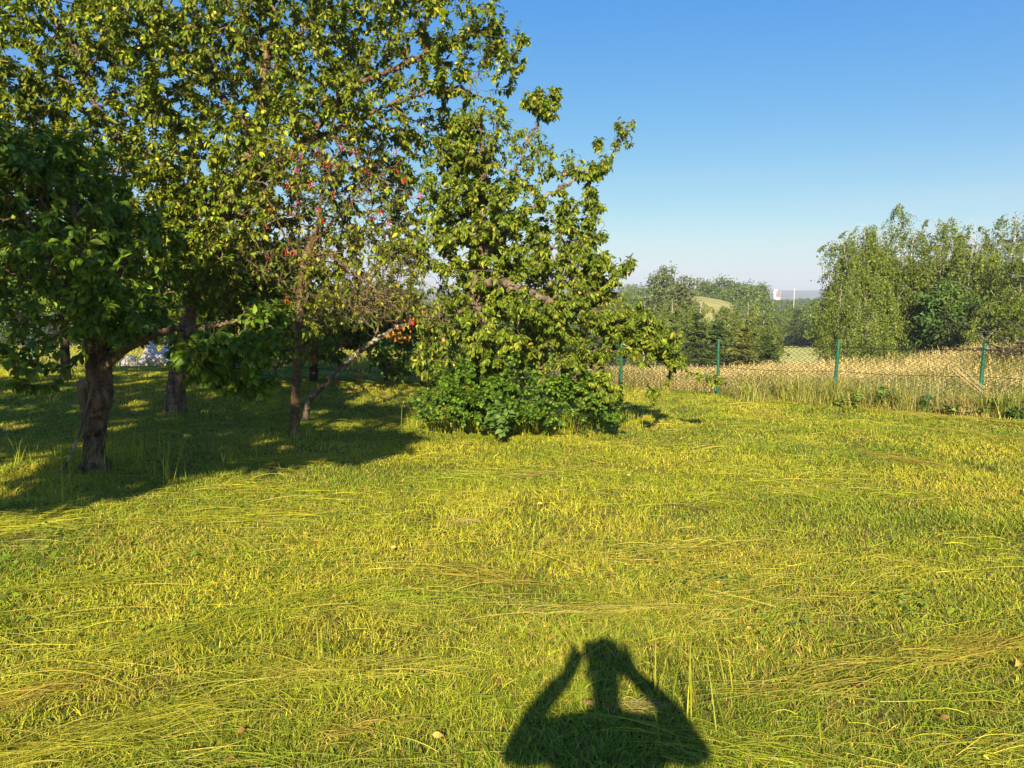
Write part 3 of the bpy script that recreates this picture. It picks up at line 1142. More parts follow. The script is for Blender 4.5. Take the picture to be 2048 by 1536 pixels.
# -- tall apple tree
b = ground(350, 828)
ya = b[1]
apple_limbs = [
    limb([(350, 836), (352, 780), (358, 730), (370, 670), (385, 600), (412, 520), (446, 430), (480, 350), (505, 290), (520, 235), (527, 170), (535, 110), (545, 40), (555, -60)],
         [.165, .122, .110, .105, .100, .098, .094, .092, .082, .07, .056, .044, .03, .013], ys=(ya, ya - .1)),
    limb([(480, 350), (550, 335), (600, 290), (650, 235), (700, 180), (760, 150), (810, 130), (880, 95), (960, 60)], .095, .012, ys=(ya, ya - .8)),
    limb([(505, 290), (490, 250), (440, 190), (420, 120), (400, 50), (380, -60)], .07, .012, ys=(ya, ya + .5)),
    limb([(446, 430), (380, 400), (320, 330), (230, 270), (175, 170), (150, 95), (80, 0)], .08, .014, ys=(ya, ya - .5)),
    limb([(527, 170), (580, 100), (620, 30), (650, -70)], .045, .010, ys=(ya, ya + .3)),
    limb([(535, 110), (490, 50), (470, -60)], .035, .010, ys=(ya, ya - .5)),
    limb([(600, 290), (700, 245), (800, 200), (900, 180), (990, 200)], .04, .008, ys=(ya, ya - .9)),
    limb([(412, 520), (330, 500), (250, 470), (150, 430)], .055, .012, ys=(ya, ya + .8)),
    limb([(446, 430), (560, 440), (650, 430), (740, 470)], .05, .010, ys=(ya, ya + 1.0)),
    limb([(320, 330), (200, 340), (90, 300), (0, 250)], .04, .010, ys=(ya - .2, ya + .3)),
]
apple_blobs = [(150, 90, ya, 220, 150, 1.6, 420), (90, 270, ya, 190, 100, 1.3, 260), (390, 90, ya, 230, 150, 1.9, 480), (340, 300, ya, 200, 130, 1.5, 330),
               (610, 80, ya, 190, 140, 1.8, 420), (690, 205, ya - .3, 150, 95, 1.3, 190), (870, 50, ya - .6, 140, 70, 1.0, 110), (985, 100, ya - .8, 75, 85, .6, 55),
               (880, 165, ya - .7, 95, 45, .7, 50), (560, 320, ya, 180, 110, 1.4, 250), (330, 470, ya + .4, 210, 120, 1.3, 260), (560, 480, ya + .9, 200, 130, 1.0, 210), (720, 400, ya + .9, 140, 90, .8, 120),
               (150, -120, ya, 330, 110, 1.8, 180), (600, -110, ya, 330, 100, 1.9, 180), (860, -60, ya - .5, 130, 60, .9, 60), (-90, 120, ya, 130, 260, 1.3, 190), (430, 600, ya + .8, 160, 80, .8, 90), (800, 320, ya + .3, 75, 75, .6, 90), (860, 250, ya, 60, 45, .5, 50), (700, 560, ya + 1.0, 160, 100, .6, 190), (560, 650, ya + .8, 120, 60, .5, 90), (820, 480, ya + .9, 70, 80, .5, 70), (440, 430, ya - .7, 110, 90, .4, 130), (520, 260, ya - .7, 90, 90, .35, 90), (400, 560, ya - .6, 90, 70, .4, 80), (280, 380, ya - .5, 150, 90, .5, 140)]
apple, asegs, aT = tree_from("apple_tree", b, "tall spreading apple tree with yellow fruit towering over the orchard", "tree",
                             apple_limbs, apple_blobs, 1.2, .0030, "bark",
                             dict(per_m=160, L=.068, Wr=.45, pal=PAL_APPLE, wts=[3, 4, 2.0, .35], droop=.45, rthin=.016), jitter=.03, rough=.22)

# -- small cherry tree with red fruit, half bare
b = ground(590, 874)
yc = b[1]
cherry_limbs = [
    limb([(588, 880), (590, 830), (592, 780), (596, 720), (598, 650), (602, 580), (606, 530), (615, 500), (635, 455), (640, 420), (650, 370), (662, 320)],
         [.066, .054, .050, .046, .042, .038, .034, .030, .024, .018, .012, .008], ys=(yc, yc)),
    limb([(606, 530), (575, 480), (550, 430), (530, 380)], .022, .006, ys=(yc, yc - .3)),
    limb([(615, 500), (680, 430), (740, 370), (800, 320)], .022, .006, ys=(yc, yc - .3)),
    limb([(606, 540), (640, 508), (690, 532), (745, 578), (800, 620)], .024, .006, ys=(yc, yc - .4)),
    limb([(602, 590), (560, 560), (520, 540), (480, 500)], .018, .005, ys=(yc, yc + .3)),
    limb([(596, 720), (640, 690), (680, 640), (730, 600)], .016, .005, ys=(yc, yc - .3)),
]
cherry_blobs = [(660, 320, yc - .1, 150, 70, .6, 190), (580, 420, yc, 110, 100, .6, 160), (730, 410, yc - .2, 120, 90, .6, 190), (640, 540, yc, 130, 90, .6, 210), (770, 530, yc - .2, 100, 80, .5, 150),
                (790, 610, yc - .3, 90, 50, .4, 110), (620, 670, yc, 70, 70, .4, 90), (700, 620, yc - .2, 90, 60, .4, 160), (605, 620, yc - .35, 45, 110, .2, 70), (620, 480, yc - .35, 50, 80, .2, 50), (510, 520, yc + .2, 60, 60, .4, 60)]
cherry, csegs, cT = tree_from("cherry_tree", b, "slender half bare cherry tree with clusters of red fruit", "tree",
                              cherry_limbs, cherry_blobs, 1.75, .0020, "bark_twig",
                              dict(per_m=10, L=.056, Wr=.48, pal=PAL_APPLE, wts=[3, 3, 2, 1], droop=.5, rthin=.009), jitter=.02, rough=.2, bf=.2)
acc = acc_new()
# -- the lichened second stem that bends to the right (a thing of its own root)
b2 = ground(612, 842)
y2 = b2[1]
lichen_limbs = [limb([(610, 846), (614, 820), (620, 800), (636, 783), (675, 745), (715, 707), (745, 684), (790, 658), (835, 635), (880, 600)],
                     [.050, .036, .032, .031, .030, .031, .030, .024, .016, .008], ys=(y2, y2 - .5)),
                limb([(745, 684), (780, 600), (800, 540), (790, 480)], .016, .004, ys=(y2 - .3, y2 - .2)),
                limb([(790, 658), (860, 640), (900, 650)], .012, .004, ys=(y2 - .4, y2 - .7))]
lich, lsegs, lT = tree_from("leaning_cherry_tree", b2, "lichen covered leaning cherry stem with orange withered leaves", "tree",
                            lichen_limbs, [(790, 585, y2 - .4, 100, 75, .45, 330), (860, 640, y2 - .5, 50, 25, .2, 70), (720, 590, y2 - .3, 80, 70, .4, 240), (800, 470, y2 - .2, 60, 60, .3, 80)], 1.0, .0024, "bark_lichen",
                            dict(per_m=2.0, L=.06, Wr=.5, pal=PAL_APPLE, wts=[3, 3, 2, 1], droop=.6, rthin=.009), jitter=.015, rough=.25)
# withered orange leaves hanging on it
spots = [(845, 655, 50, 28), (800, 662, 18, 22), (790, 668, 24, 12), (715, 715, 10, 10), (722, 742, 8, 8), (640, 770, 8, 6), (660, 755, 6, 6), (838, 630, 14, 18)]
P = []
for px, py, n, s in spots:
    for _ in range(n):
        P.append(at(px + RNG.normal(0, s), py + RNG.normal(0, s * .5), y2 - .62 + RNG.normal(0, .05)))
P = np.array(P)
n = len(P)
L = RNG.uniform(.035, .07, n)
V, F, C = leaves(P, RNG.normal(0, .5, (n, 3)) + np.array([0, 0, -1.0]), L, L * .5, RNG.uniform(.3, 1.4, n), RNG.uniform(.2, .8, n),
                 mixcols(n, [(.70, .26, .04), (.75, .36, .06), (.50, .10, .03)], [3, 3, 1.2]))
link("withered_leaves", new_mesh("withered_leaves", V, F, M["leaf"], C), lich)["label"] = "orange red withered leaves"

# -- pear tree
b = ground(965, 842)
yp = 9.5
b = np.array([at(965, 700, yp)[0], yp, float(terrain(at(965, 700, yp)[0], yp))])
pt = [(965, 640 + (845 - 640) * 1.0)]
pear_limbs = [
    limb([(966, 862), (964, 800), (960, 720), (957, 640), (956, 580), (958, 520), (962, 440), (966, 360), (965, 300), (960, 240)],
         [.13, .11, .10, .095, .09, .075, .055, .04, .025, .010], ys=(yp, yp)),
    limb([(956, 575, yp), (985, 566, yp - .4), (1012, 566, yp - .8), (1042, 580, yp - .95), (1082, 595, yp - .95), (1125, 611, yp - .75), (1180, 632, yp - .4), (1255, 660, yp - .4), (1320, 700, yp - .5), (1385, 745, yp - .65), (1440, 758, yp - .7)],
         [.065, .052, .044, .040, .034, .028, .020, .014, .010, .007, .004]),
    limb([(958, 540), (1000, 480), (1060, 420), (1120, 375), (1180, 345), (1230, 300), (1268, 240)], .05, .007, ys=(yp, yp - .2)),
    limb([(962, 440), (1010, 380), (1050, 300), (1080, 230), (1110, 178)], .035, .007, ys=(yp, yp - .1)),
    limb([(966, 360), (990, 280), (1000, 215)], .022, .007, ys=(yp, yp + .1)),
    limb([(958, 520), (905, 450), (870, 380)], .03, .007, ys=(yp, yp - .3)),
    limb([(957, 620), (890, 625), (845, 655)], .03, .007, ys=(yp, yp - .5)),
    limb([(1040, 580), (1035, 640), (1050, 700), (1085, 735), (1075, 780)], .018, .006, ys=(yp - .3, yp - .75)),
    limb([(1085, 735), (1130, 720), (1170, 700)], .010, .005, ys=(yp - .7, yp - .8)),
    limb([(1180, 632), (1160, 720), (1180, 780), (1195, 800)], .014, .005, ys=(yp - .4, yp - .6)),
    limb([(956, 590), (1100, 500), (1160, 480), (1210, 470)], .025, .006, ys=(yp, yp - .5)),
    limb([(1120, 610), (1200, 580), (1240, 540), (1262, 522)], .014, .004, ys=(yp - .3, yp - .5)),
    limb([(1005, 566), (1030, 545), (1048, 520)], .014, .006, ys=(yp - .15, yp - .35)),
]
pear_blobs = [(905, 310, yp - .1, 55, 60, .5, 70), (930, 250, yp, 35, 35, .35, 34), (1090, 610, yp - .9, 90, 40, .25, 60), (1215, 640, yp - .9, 50, 35, .2, 30), (1180, 540, yp - .5, 70, 50, .4, 60), (985, 265, yp, 75, 60, .55, 90), (1085, 205, yp, 40, 32, .3, 34), (945, 330, yp, 70, 70, .6, 85), (1060, 310, yp, 55, 60, .5, 60), (1190, 340, yp - .1, 40, 22, .2, 22), (1245, 270, yp - .2, 20, 32, .15, 20), (1130, 330, yp, 50, 30, .3, 30), (1190, 290, yp, 14, 16, .1, 6),
              (895, 410, yp - .1, 75, 80, .6, 90), (1030, 430, yp - .1, 120, 70, .8, 130), (1150, 460, yp - .1, 65, 60, .5, 70), (1190, 400, yp - .1, 30, 30, .3, 18),
              (940, 540, yp, 130, 100, 1.0, 190), (1080, 560, yp - .2, 130, 90, 1.0, 190), (1175, 600, yp - .3, 85, 75, .7, 110), (895, 640, yp - .2, 70, 75, .7, 100),
              (1000, 680, yp - .4, 120, 70, .7, 150), (1130, 690, yp - .4, 100, 65, .6, 110), (1255, 640, yp - .5, 65, 50, .5, 70), (1305, 690, yp - .6, 65, 45, .4, 60), (1345, 725, yp - .65, 30, 22, .25, 20),
              (1430, 758, yp - .7, 28, 9, .12, 12), (1255, 535, yp - .4, 16, 16, .12, 8), (1195, 770, yp - .6, 60, 40, .4, 34), (1310, 785, yp - .6, 22, 16, .2, 8), (860, 720, yp - .3, 40, 50, .4, 40)]
pear, esegs, eT = tree_from("pear_tree", b, "conical pear tree with small orange pears above a low shrub", "tree",
                            pear_limbs, pear_blobs, 1.15, .0028, "bark_grey",
                            dict(per_m=210, L=.061, Wr=.41, pal=PAL_PEAR, wts=[3, 4, 2.0, .4], droop=.65, rthin=.012, curl=(.6, 1.7), fold=(.3, .9)), jitter=.03, rough=.7)

# -- fruit: one mesh per kind, single objects
M["apple"] = plain_mat("apple_yellow", (.62, .52, .04), .4, .4, .25, 30)
M["pear"] = plain_mat("pear_orange", (.46, .27, .06), .45, .35, .4, 25)
M["cherry"] = plain_mat("cherry_red", (.50, .012, .012), .2, .6, .3, 30)


def hang(root, name, me, pts, drop):
    inv = np.array(root.location)
    for p in pts:
        o = bpy.data.objects.new(name, me)
        COL.objects.link(o)
        o.parent = root
        o.location = [float(c) for c in p - inv - np.array([0, 0, drop])]
        o.rotation_euler = (random.uniform(-.4, .4), random.uniform(-.4, .4), random.uniform(0, 6))


def front(T, n, lo=0.0):
    """twig points towards the light, spread out"""
    k = T[np.argsort(T @ SUN_TO)][int(len(T) * .45):]
    k = k[RNG.permutation(len(k))]
    return k[:n]


def in_view(T):
    d = T - CAM
    yy = d[:, 1] * math.cos(PITCH) - d[:, 2] * math.sin(PITCH)
    zz = d[:, 1] * math.sin(PITCH) + d[:, 2] * math.cos(PITCH)
    u = d[:, 0] / yy * FPX + 1024
    v = 768 - zz / yy * FPX
    return (u > 5) & (u < 2040) & (v > 5)


ame = sphere_mesh("apple", .025, M["apple"], 12, 8, (1, 1, .92))
hang(apple, "apple", ame, front(aT[in_view(aT)], 60), .04)
pme = sphere_mesh("pear", .022, M["pear"], 12, 8, (1, 1, 1.1), .35)
hang(pear, "pear", pme, front(eT, 46), .045)


M["cherry_dark"] = plain_mat("cherry_dark_red", (.24, .010, .014), .25, .5, .4, 30)


def cherry_cluster_mesh(mt="cherry"):
    vs, fs, o = [], [], 0
    V, F3, F4 = [], [], []
    acc = acc_new()
    for k in range(6):
        a = k * 2.2
        end = np.array([.022 * math.cos(a) * (.6 + .4 * (k % 2)), .022 * math.sin(a), -.045 - .012 * (k % 3)])
        s = 8
        zz = np.linspace(0, math.pi, 7)
        P = end + np.stack([0 * zz, 0 * zz, 0.0085 * np.cos(zz)], -1)
        tube(P, np.maximum(0.0085 * np.sin(zz), .0008), s, acc)
        tube(np.array([[0, 0, 0], end * .5 + np.array([0, 0, .004]), end + [0, 0, .011]]), np.full(3, .0012), 3, acc)
    return acc_mesh("cherry_cluster", acc, M[mt])


cme = cherry_cluster_mesh()
cmd = cherry_cluster_mesh("cherry_dark")
cpx = [(575, 310), (630, 290), (665, 325), (700, 300), (720, 305), (740, 342), (797, 285), (795, 325), (815, 330), (640, 325), (660, 375), (655, 330), (598, 330), (548, 422), (570, 362), (580, 420), (645, 415), (752, 420), (768, 422), (780, 440), (585, 500), (512, 500),
       (625, 350), (690, 335), (805, 345), (540, 450), (850, 345), (665, 490), (640, 435), (700, 720), (820, 645), (750, 430), (600, 395), (610, 300), (680, 290), (725, 330), (575, 505), (615, 715), (635, 712), (690, 727), (570, 590)]
cpt = []
for px, py in cpx:      # hang each cluster on the twig nearest to where it shows
    q = at(px, py, yc - .45)
    cpt.append(cT[np.argmin(np.linalg.norm((cT - q) * np.array([1, .35, 1]), axis=1))])
hang(cherry, "cherry_cluster", cme, cpt[::2], 0.0)
hang(cherry, "cherry_cluster", cmd, cpt[1::2], 0.0)
hang(lich, "cherry_cluster", cme, [at(px, py, y2 - .45) for px, py in [(651, 763), (672, 755), (715, 748), (690, 726), (845, 645)]], 0.0)

# -- shrub under the pear
sh_base = np.array([at(1030, 800, 9.2)[0], 9.2, float(terrain(at(1030, 800, 9.2)[0], 9.2))])
ys_ = 8.95
shr_limbs = []
for k, px in enumerate([880, 920, 970, 1010, 1060, 1110, 1150, 1195]):
    x0 = at(px, 820, ys_ + .2)
    x0[2] = terrain(x0[0], x0[1]) - .02
    x2 = at(px + RNG.normal(0, 25), 745 + RNG.normal(0, 15), ys_ + .1)
    shr_limbs.append((np.array([x0, x0 * .5 + x2 * .5 + RNG.normal(0, .04, 3), x2]), np.array([.012, .009, .006])))
# limbs after the first are joined to the nearest wood near the ground
shr_blobs = [(885, 805, ys_, 65, 45, .5, 110), (985, 805, ys_ - .15, 85, 52, .5, 150), (1095, 812, ys_ - .1, 85, 46, .5, 140), (1180, 812, ys_, 55, 42, .5, 80), (930, 745, ys_ + .2, 80, 45, .5, 90), (1050, 745, ys_ + .2, 90, 45, .5, 100), (1140, 760, ys_ + .1, 60, 40, .4, 50), (845, 830, ys_, 28, 22, .3, 26), (1225, 830, ys_, 26, 20, .3, 20)]
root = empty("shrub", sh_base, "low dense dark green shrub at the foot of the pear tree", "shrub")
shr_blobs += [(RNG.uniform(840, 1235), RNG.uniform(715, 850), ys_ + RNG.normal(-.1, .15), RNG.uniform(8, 22), RNG.uniform(16, 34), .12, 9) for _ in range(26)]
T = blob_points(shr_blobs)
T = T[T[:, 2] > terrain(T[:, 0], T[:, 1]) + .03]
acc, ssegs = wood_and_twigs(grow(shr_limbs, T, .3, .0022), .01, 3, 0)
link("stems", acc_mesh("stems", acc, M["bark_dark"]), root)
V, F, C = twig_leaves(ssegs, per_m=230, L=.039, Wr=.72, pal=PAL_SHRUB, wts=[3, 4, 2], droop=.25, rthin=.009, curl=(.1, .7), fold=(0, .4))
link("foliage", new_mesh("foliage", V, F, M["leaf"], C), root)


# -- leafy weeds: a stem with big leaves
def weed(name, px, py_top, base_xy, nleaf, L, pal, label, cat, group=None, stems=1):
    x, y = base_xy
    z = float(terrain(x, y))
    root = empty(name, (x, y, z), label, cat, group)
    acc = acc_new()
    parts = []
    for s in range(stems):
        top = at(px, py_top, y)
        h = max(.08, (top[2] - z) * RNG.uniform(.75, 1.0))
        o = RNG.normal(0, .05 if stems > 1 else .01, 2)
        P = np.array([[x + o[0] * .3, y + o[1] * .3, z], [x + o[0], y + o[1], z + h * .5], [x + o[0] * 2.2, y + o[1] * 2, z + h]])
        Q = spline(P, 5)
        tube(Q, np.linspace(.005, .002, len(Q)), 5, acc)
        t = RNG.uniform(.25, 1, nleaf)
        Pl = np.stack([np.interp(t, np.linspace(0, 1, len(Q)), Q[:, i]) for i in range(3)], -1)
        D = rand_dir(nleaf) + np.array([0, 0, .25])
        l = L * RNG.uniform(.6, 1.15, nleaf)
        parts.append(leaves(Pl, D, l, l * .6, RNG.uniform(.5, 1.3, nleaf), RNG.uniform(0, .4, nleaf), mixcols(nleaf, pal, [1] * len(pal))))
    link("stem", acc_mesh("stem", acc, M["bark_dark"]), root)
    V, F, C = join(parts)
    link("leaves", new_mesh("leaves", V, F, M["leaf"], C), root)
    return root


def fx(px, off=-.7, y=None):
    x = (px - 1024) / FPX * 12.0
    for _ in range(6):
        yy = float(fence_y(x)) + off
        x = (px - 1024) / FPX * yy * .993
    return x, yy


weed("leafy_weed", 1773, 770, fx(1773), 26, .11, [(.05, .13, .03), (.11, .20, .03)], "tall dark leafy weed standing left of its twin by the fence", "weed", "leafy weeds along the fence")
weed("leafy_weed", 1802, 775, fx(1802), 24, .11, [(.05, .13, .03), (.12, .21, .03)], "tall leafy weed right beside its twin among blue green reeds", "weed", "leafy weeds along the fence")
weed("leafy_weed", 1866, 790, fx(1866), 24, .12, [(.05, .14, .03), (.13, .22, .03)], "broad leaved weed alone between the reeds and the leaning straw", "weed", "leafy weeds along the fence")
weed("leafy_weed", 1735, 785, fx(1725, -.8), 24, .09, [(.10, .18, .03), (.18, .24, .04)], "small pale green weed left of the taller dark weeds", "weed", "leafy weeds along the fence")
weed("leafy_weed", 1690, 795, fx(1690, -.8), 20, .08, [(.12, .20, .03), (.20, .26, .04)], "low yellowish weed clump just right of the third fence post", "weed", "leafy weeds along the fence", 3)
weed("leafy_weed", 1925, 800, fx(1925, -.9), 22, .08, [(.08, .16, .03), (.16, .24, .04)], "bushy low weed left of the last fence post", "weed", "leafy weeds along the fence", 4)
weed("leafy_weed", 1000, 790, (at(1000, 830, 8.35)[0], 8.35), 26, .11, [(.10, .20, .04), (.15, .25, .05)], "light green broad leaved weed in front of the shrub", "weed", None, 3)
weed("bramble_bush", 2015, 795, fx(2015, -.7), 60, .075, [(.05, .12, .02), (.12, .20, .03), (.22, .24, .04)], "low bramble bush right of the last fence post", "bush", None, 9)
weed("bramble_bush", 2050, 815, fx(2055, -1.0), 60, .075, [(.05, .12, .02), (.10, .18, .03)], "bramble bush cut by the right edge of the photo", "bush", None, 9)
weed("sapling", 1310, 770, fx(1312, -3.2), 14, .06, PAL_PEAR[:3], "thin yellow green sapling in the lawn before the fence", "sapling", None, 2)

# straw bundle leaning at the last post
acc = acc_new()
for k in range(5):
    a0 = np.array([*fx(1985 + k * 3, -.25), 0])
    a0[2] = terrain(a0[0], a0[1]) + .22 + .02 * k
    y_ = a0[1] + .2
    a1 = at(1905 + k * 4 + RNG.normal(0, 5), 735 + RNG.normal(0, 4), y_ + .1)
    tube(spline(np.array([a0 - np.array([-.06, 0, .16]), a0, a0 * .5 + a1 * .5, a1]), 3), np.full(10, .0035), 4, acc)
M["straw"] = plain_mat("straw", (.55, .42, .22), .7, .2, .2, 30)
tag(link("straw_bundle", acc_mesh("straw_bundle", acc, M["straw"])), "bundle of dry straw stalks leaning on the rightmost fence post", "straw")


# ------------------------------------------------------------------ orchard background trees and the tree that shades the left
def round_tree(name, px, py_top, y, width, label, cat="tree", n=6000, leaf=.10, pal=PAL_DARK, wts=None, group=None, trunk_r=.09, clump=.32, bark="bark_dark", crown_low=.2, base=None, z_top=None, cone=0.0, xw=None, mat="leaf"):
    x = at(px, 585, y)[0] if xw is None else xw
    z = float(terrain(x, y))
    zt = at(px, py_top, y)[2] if z_top is None else z_top
    H = zt - z
    root = empty(name, (x, y, z), label, cat, group)
    zc0 = z + H * crown_low
    # limbs and clumps
    nc = max(14, int(n / 130))
    v = unit(RNG.normal(0, 1, (nc, 3))) * RNG.random((nc, 1)) ** .38
    c = np.array([x, y, (zc0 + zt) / 2]) + v * np.array([width / 2, width / 2, (zt - zc0) / 2]) * .92
    if cone:
        f = np.clip((c[:, 2] - zc0) / (zt - zc0), 0, 1)[:, None]
        c[:, :2] = np.array([x, y]) + (c[:, :2] - [x, y]) * (1 - cone * f)
    limbs = [(np.array([[x, y, z - .05], [x + RNG.normal(0, .04), y, z + H * .3], [x + RNG.normal(0, .08), y, z + H * .6], [x, y, z + H * .85]]), np.array([trunk_r, trunk_r * .8, trunk_r * .5, trunk_r * .15]))]
    acc, segs = wood_and_twigs(grow(limbs, c, .4, trunk_r * .09, .5), .02, 2, .2)
    link("trunk", acc_mesh("trunk", acc, M[bark]), root)
    k = RNG.integers(0, nc, n)
    sz = RNG.uniform(.55, 1.25, nc)[k][:, None] * clump * (width / 3.0) ** .5
    P = c[k] + RNG.normal(0, 1, (n, 3)) * sz * np.array([1, 1, .7]) * .55
    P = P[P[:, 2] > terrain(P[:, 0], P[:, 1]) + .02]
    n = len(P)
    l = leaf * np.exp(RNG.normal(0, .25, n))
    tuft = fbm(P[:, 0] * .9 + P[:, 2], P[:, 1] * .8 + P[:, 2] * 1.3, 29, 2)[:, None]
    C = mixcols(n, pal, wts or [1] * len(pal)) * (.7 + .6 * tuft)
    V, F, C = cards(P, l, C)
    link("crown", new_mesh("crown", V, F, M[mat], C), root)
    return root


def cards(P, l, C, D=None, wr=.6):
    """folded diamond leaves, 5 vertices and 4 triangles each"""
    n = len(P)
    D = unit(RNG.normal(0, 1, (n, 3)) + np.array([0, 0, -.4])) if D is None else unit(D)
    Sd = unit(np.cross(D, unit(RNG.normal(0, 1, (n, 3)))))
    N = np.cross(Sd, D)
    l = l[:, None]
    V = np.stack([P, P + D * l * .45 + Sd * l * wr * .5 + N * l * .1, P + D * l * .5, P + D * l * .45 - Sd * l * wr * .5 + N * l * .1, P + D * l - N * l * .15], 1)
    F = (np.arange(n)[:, None, None] * 5 + np.array([[0, 1, 2], [0, 2, 3], [1, 4, 2], [2, 4, 3]])[None]).reshape(-1, 3)
    return V.reshape(-1, 3), F, np.repeat(C, 5, axis=0)


OG = "orchard trees"
round_tree("plum_tree", 455, 430, 14.0, 3.6, "bushy dark plum tree filling the gap behind the tall apple trunk", n=9000, leaf=.11, pal=PAL_DARK, group=OG, crown_low=.32)
round_tree("plum_tree", 770, 575, 16.2, 2.4, "small thin trunked tree in the gap left of the pear tree", n=4500, leaf=.10, pal=PAL_DARK, group=OG, crown_low=.42, trunk_r=.05)
round_tree("plum_tree", 620, 600, 15.2, 2.6, "rounded dark bush like tree behind the slender cherry trunk", n=6000, leaf=.10, pal=PAL_DARK, group=OG, crown_low=.16)
round_tree("plum_tree", 120, 420, 15.0, 4.2, "wide dark crowned tree farther back behind the forked plum", n=9000, leaf=.11, pal=PAL_DARK, group=OG, crown_low=.36)
round_tree("hazel_bush", 860, 640, 15.0, 2.2, "dark hazel bush behind the pear tree and the shrub", "bush", n=6000, leaf=.09, pal=PAL_SHRUB, group=None, crown_low=.05)
# small bare forked sapling behind the plum leaves
g = ground(552, 772)
acc = acc_new()
for pts in ([(552, 776), (551, 750), (549, 735)], [(549, 735), (541, 722), (533, 712)], [(549, 737), (556, 725), (556, 714)]):
    P, r = limb(pts, .035, .022, ys=(g[1], g[1]))
    tube(spline(P, 3), np.linspace(.035, .022, 7), 8, acc, .2, True)
tag(link("bare_stump", acc_mesh("bare_stump", acc, M["bark_grey"])), "small bare forked stump under the plum's hanging branch", "stump")

# the orchard tree beside the photographer that shades the trunks on the left
sx, sy = -4.55, -0.9
rs = empty("walnut_tree", (sx, sy, 0), "leafy walnut tree standing left of the photographer, shading the plum trunk", "tree", OG)


def suv(u, v, t):
    """point at sideways u, height v across the sun's beam, t metres along it on the ground"""
    rx = np.array([math.cos(SUN_AZ), -math.sin(SUN_AZ), 0])
    hz = np.array([math.sin(SUN_AZ), math.cos(SUN_AZ), 0])
    z = (v - t * math.sin(SUN_EL)) / math.cos(SUN_EL)
    return rx * u + hz * t + np.array([0, 0, z])


cl = []
for u, v, ru, rv, n in [(-4.9, 4.0, 1.9, 1.5, 430), (-2.5, 3.5, .72, .34, 90), (-3.25, 3.12, .65, .26, 70), (-4.1, 3.3, .7, .7, 120), (-3.0, 4.5, .7, .45, 70), (-6.8, 4.2, 1.6, 1.6, 420), (-2.35, 3.5, .5, .42, 70), (-5.4, 5.2, 1.5, .8, 200), (-4.3, 2.8, .9, .6, 130)]:
    q = unit(RNG.normal(0, 1, (n, 3))) * RNG.random((n, 1)) ** .4
    for a in q:
        cl.append(suv(u + a[0] * ru, v + a[1] * rv, -.8 + a[2] * 1.3))
cl = np.array(cl)
w_limbs = [(np.array([[sx, sy, -.05], [sx + .05, sy, 1.2], [sx, sy + .05, 2.6], [sx - .1, sy, 4.2], [sx - .2, sy, 5.6]]), np.array([.2, .16, .13, .09, .03]))]
acc, wsegs = wood_and_twigs(grow(w_limbs, cl, .35, .005), .03, 3, .25)
link("trunk", acc_mesh("trunk", acc, M["bark_grey"]), rs)
V, F, C = twig_leaves(wsegs, per_m=125, L=.13, Wr=.5, pal=PAL_DARK, wts=[2, 3, 2], droop=.5, rthin=.016)
link("crown", new_mesh("crown", V, F, M["leaf"], C), rs)

sx2, sy2 = -9.3, -0.6
rs2 = empty("walnut_tree", (sx2, sy2, 0), "taller walnut tree standing farther left of the photographer, beyond the first walnut", "tree", OG)
cl = []
for u, v, ru, rv, n in [(-9.2, 5.6, 2.2, 1.3, 420), (-7.2, 6.2, 1.5, .8, 180), (-11.0, 5.2, 1.6, 1.4, 220), (-8.6, 4.6, 1.3, .8, 130)]:
    q = unit(RNG.normal(0, 1, (n, 3))) * RNG.random((n, 1)) ** .4
    for a in q:
        cl.append(suv(u + a[0] * ru, v + a[1] * rv, -.5 + a[2] * 1.4))
w_limbs = [(np.array([[sx2, sy2, -.05], [sx2 + .05, sy2, 1.6], [sx2, sy2 + .05, 3.4], [sx2 + .1, sy2, 5.4], [sx2 + .1, sy2, 7.2]]), np.array([.24, .19, .15, .10, .03]))]
acc, wsegs = wood_and_twigs(grow(w_limbs, np.array(cl), .35, .005), .03, 3, .25)
link("trunk", acc_mesh("trunk", acc, M["bark_grey"]), rs2)
V, F, C = twig_leaves(wsegs, per_m=105, L=.14, Wr=.5, pal=PAL_DARK, wts=[2, 3, 2], droop=.5, rthin=.016)
link("crown", new_mesh("crown", V, F, M["leaf"], C), rs2)

# white sheet over a low heap behind the back fence
def build_sheet():
    y0 = 19.7
    a = at(232, 720, y0)[0]
    b_ = at(338, 720, y0)[0]
    nx, ny = 46, 20
    xs = np.linspace(a, b_, nx)
    ysl = np.linspace(y0, y0 + .9, ny)
    X, Y = np.meshgrid(xs, ysl, indexing="ij")
    u = (X - a) / (b_ - a)
    v = (Y - y0) / .9
    prof = np.interp(u, [0, .04, .12, .2, .32, .42, .5, .6, .68, .8, .92, 1], [0, .22, .30, .18, .04, .34, .62, .36, .30, .52, .30, 0])
    Z = terrain(X, Y) + prof * np.sin(np.clip(v, .0, 1) * np.pi) ** .5 * (1 + .35 * (fbm(X * 5, Y * 5, 71) - .5)) + .02
    V = np.stack([X, Y + .06 * (fbm(X * 7, Z * 7, 72) - .5), Z], -1).reshape(-1, 3)
    i = np.arange(nx - 1)[:, None] * ny
    j = np.arange(ny - 1)[None]
    F = np.stack([i + j, i + ny + j, i + ny + j + 1, i + j + 1], -1).reshape(-1, 4)
    m = plain_mat("white_sheet", (.52, .49, .44), .5, .3, .25, 6, .3)
    tag(link("plastic_sheet", new_mesh("plastic_sheet", V, F, m)), "crumpled whitish plastic sheet over a low heap behind the fence", "sheet")


build_sheet()

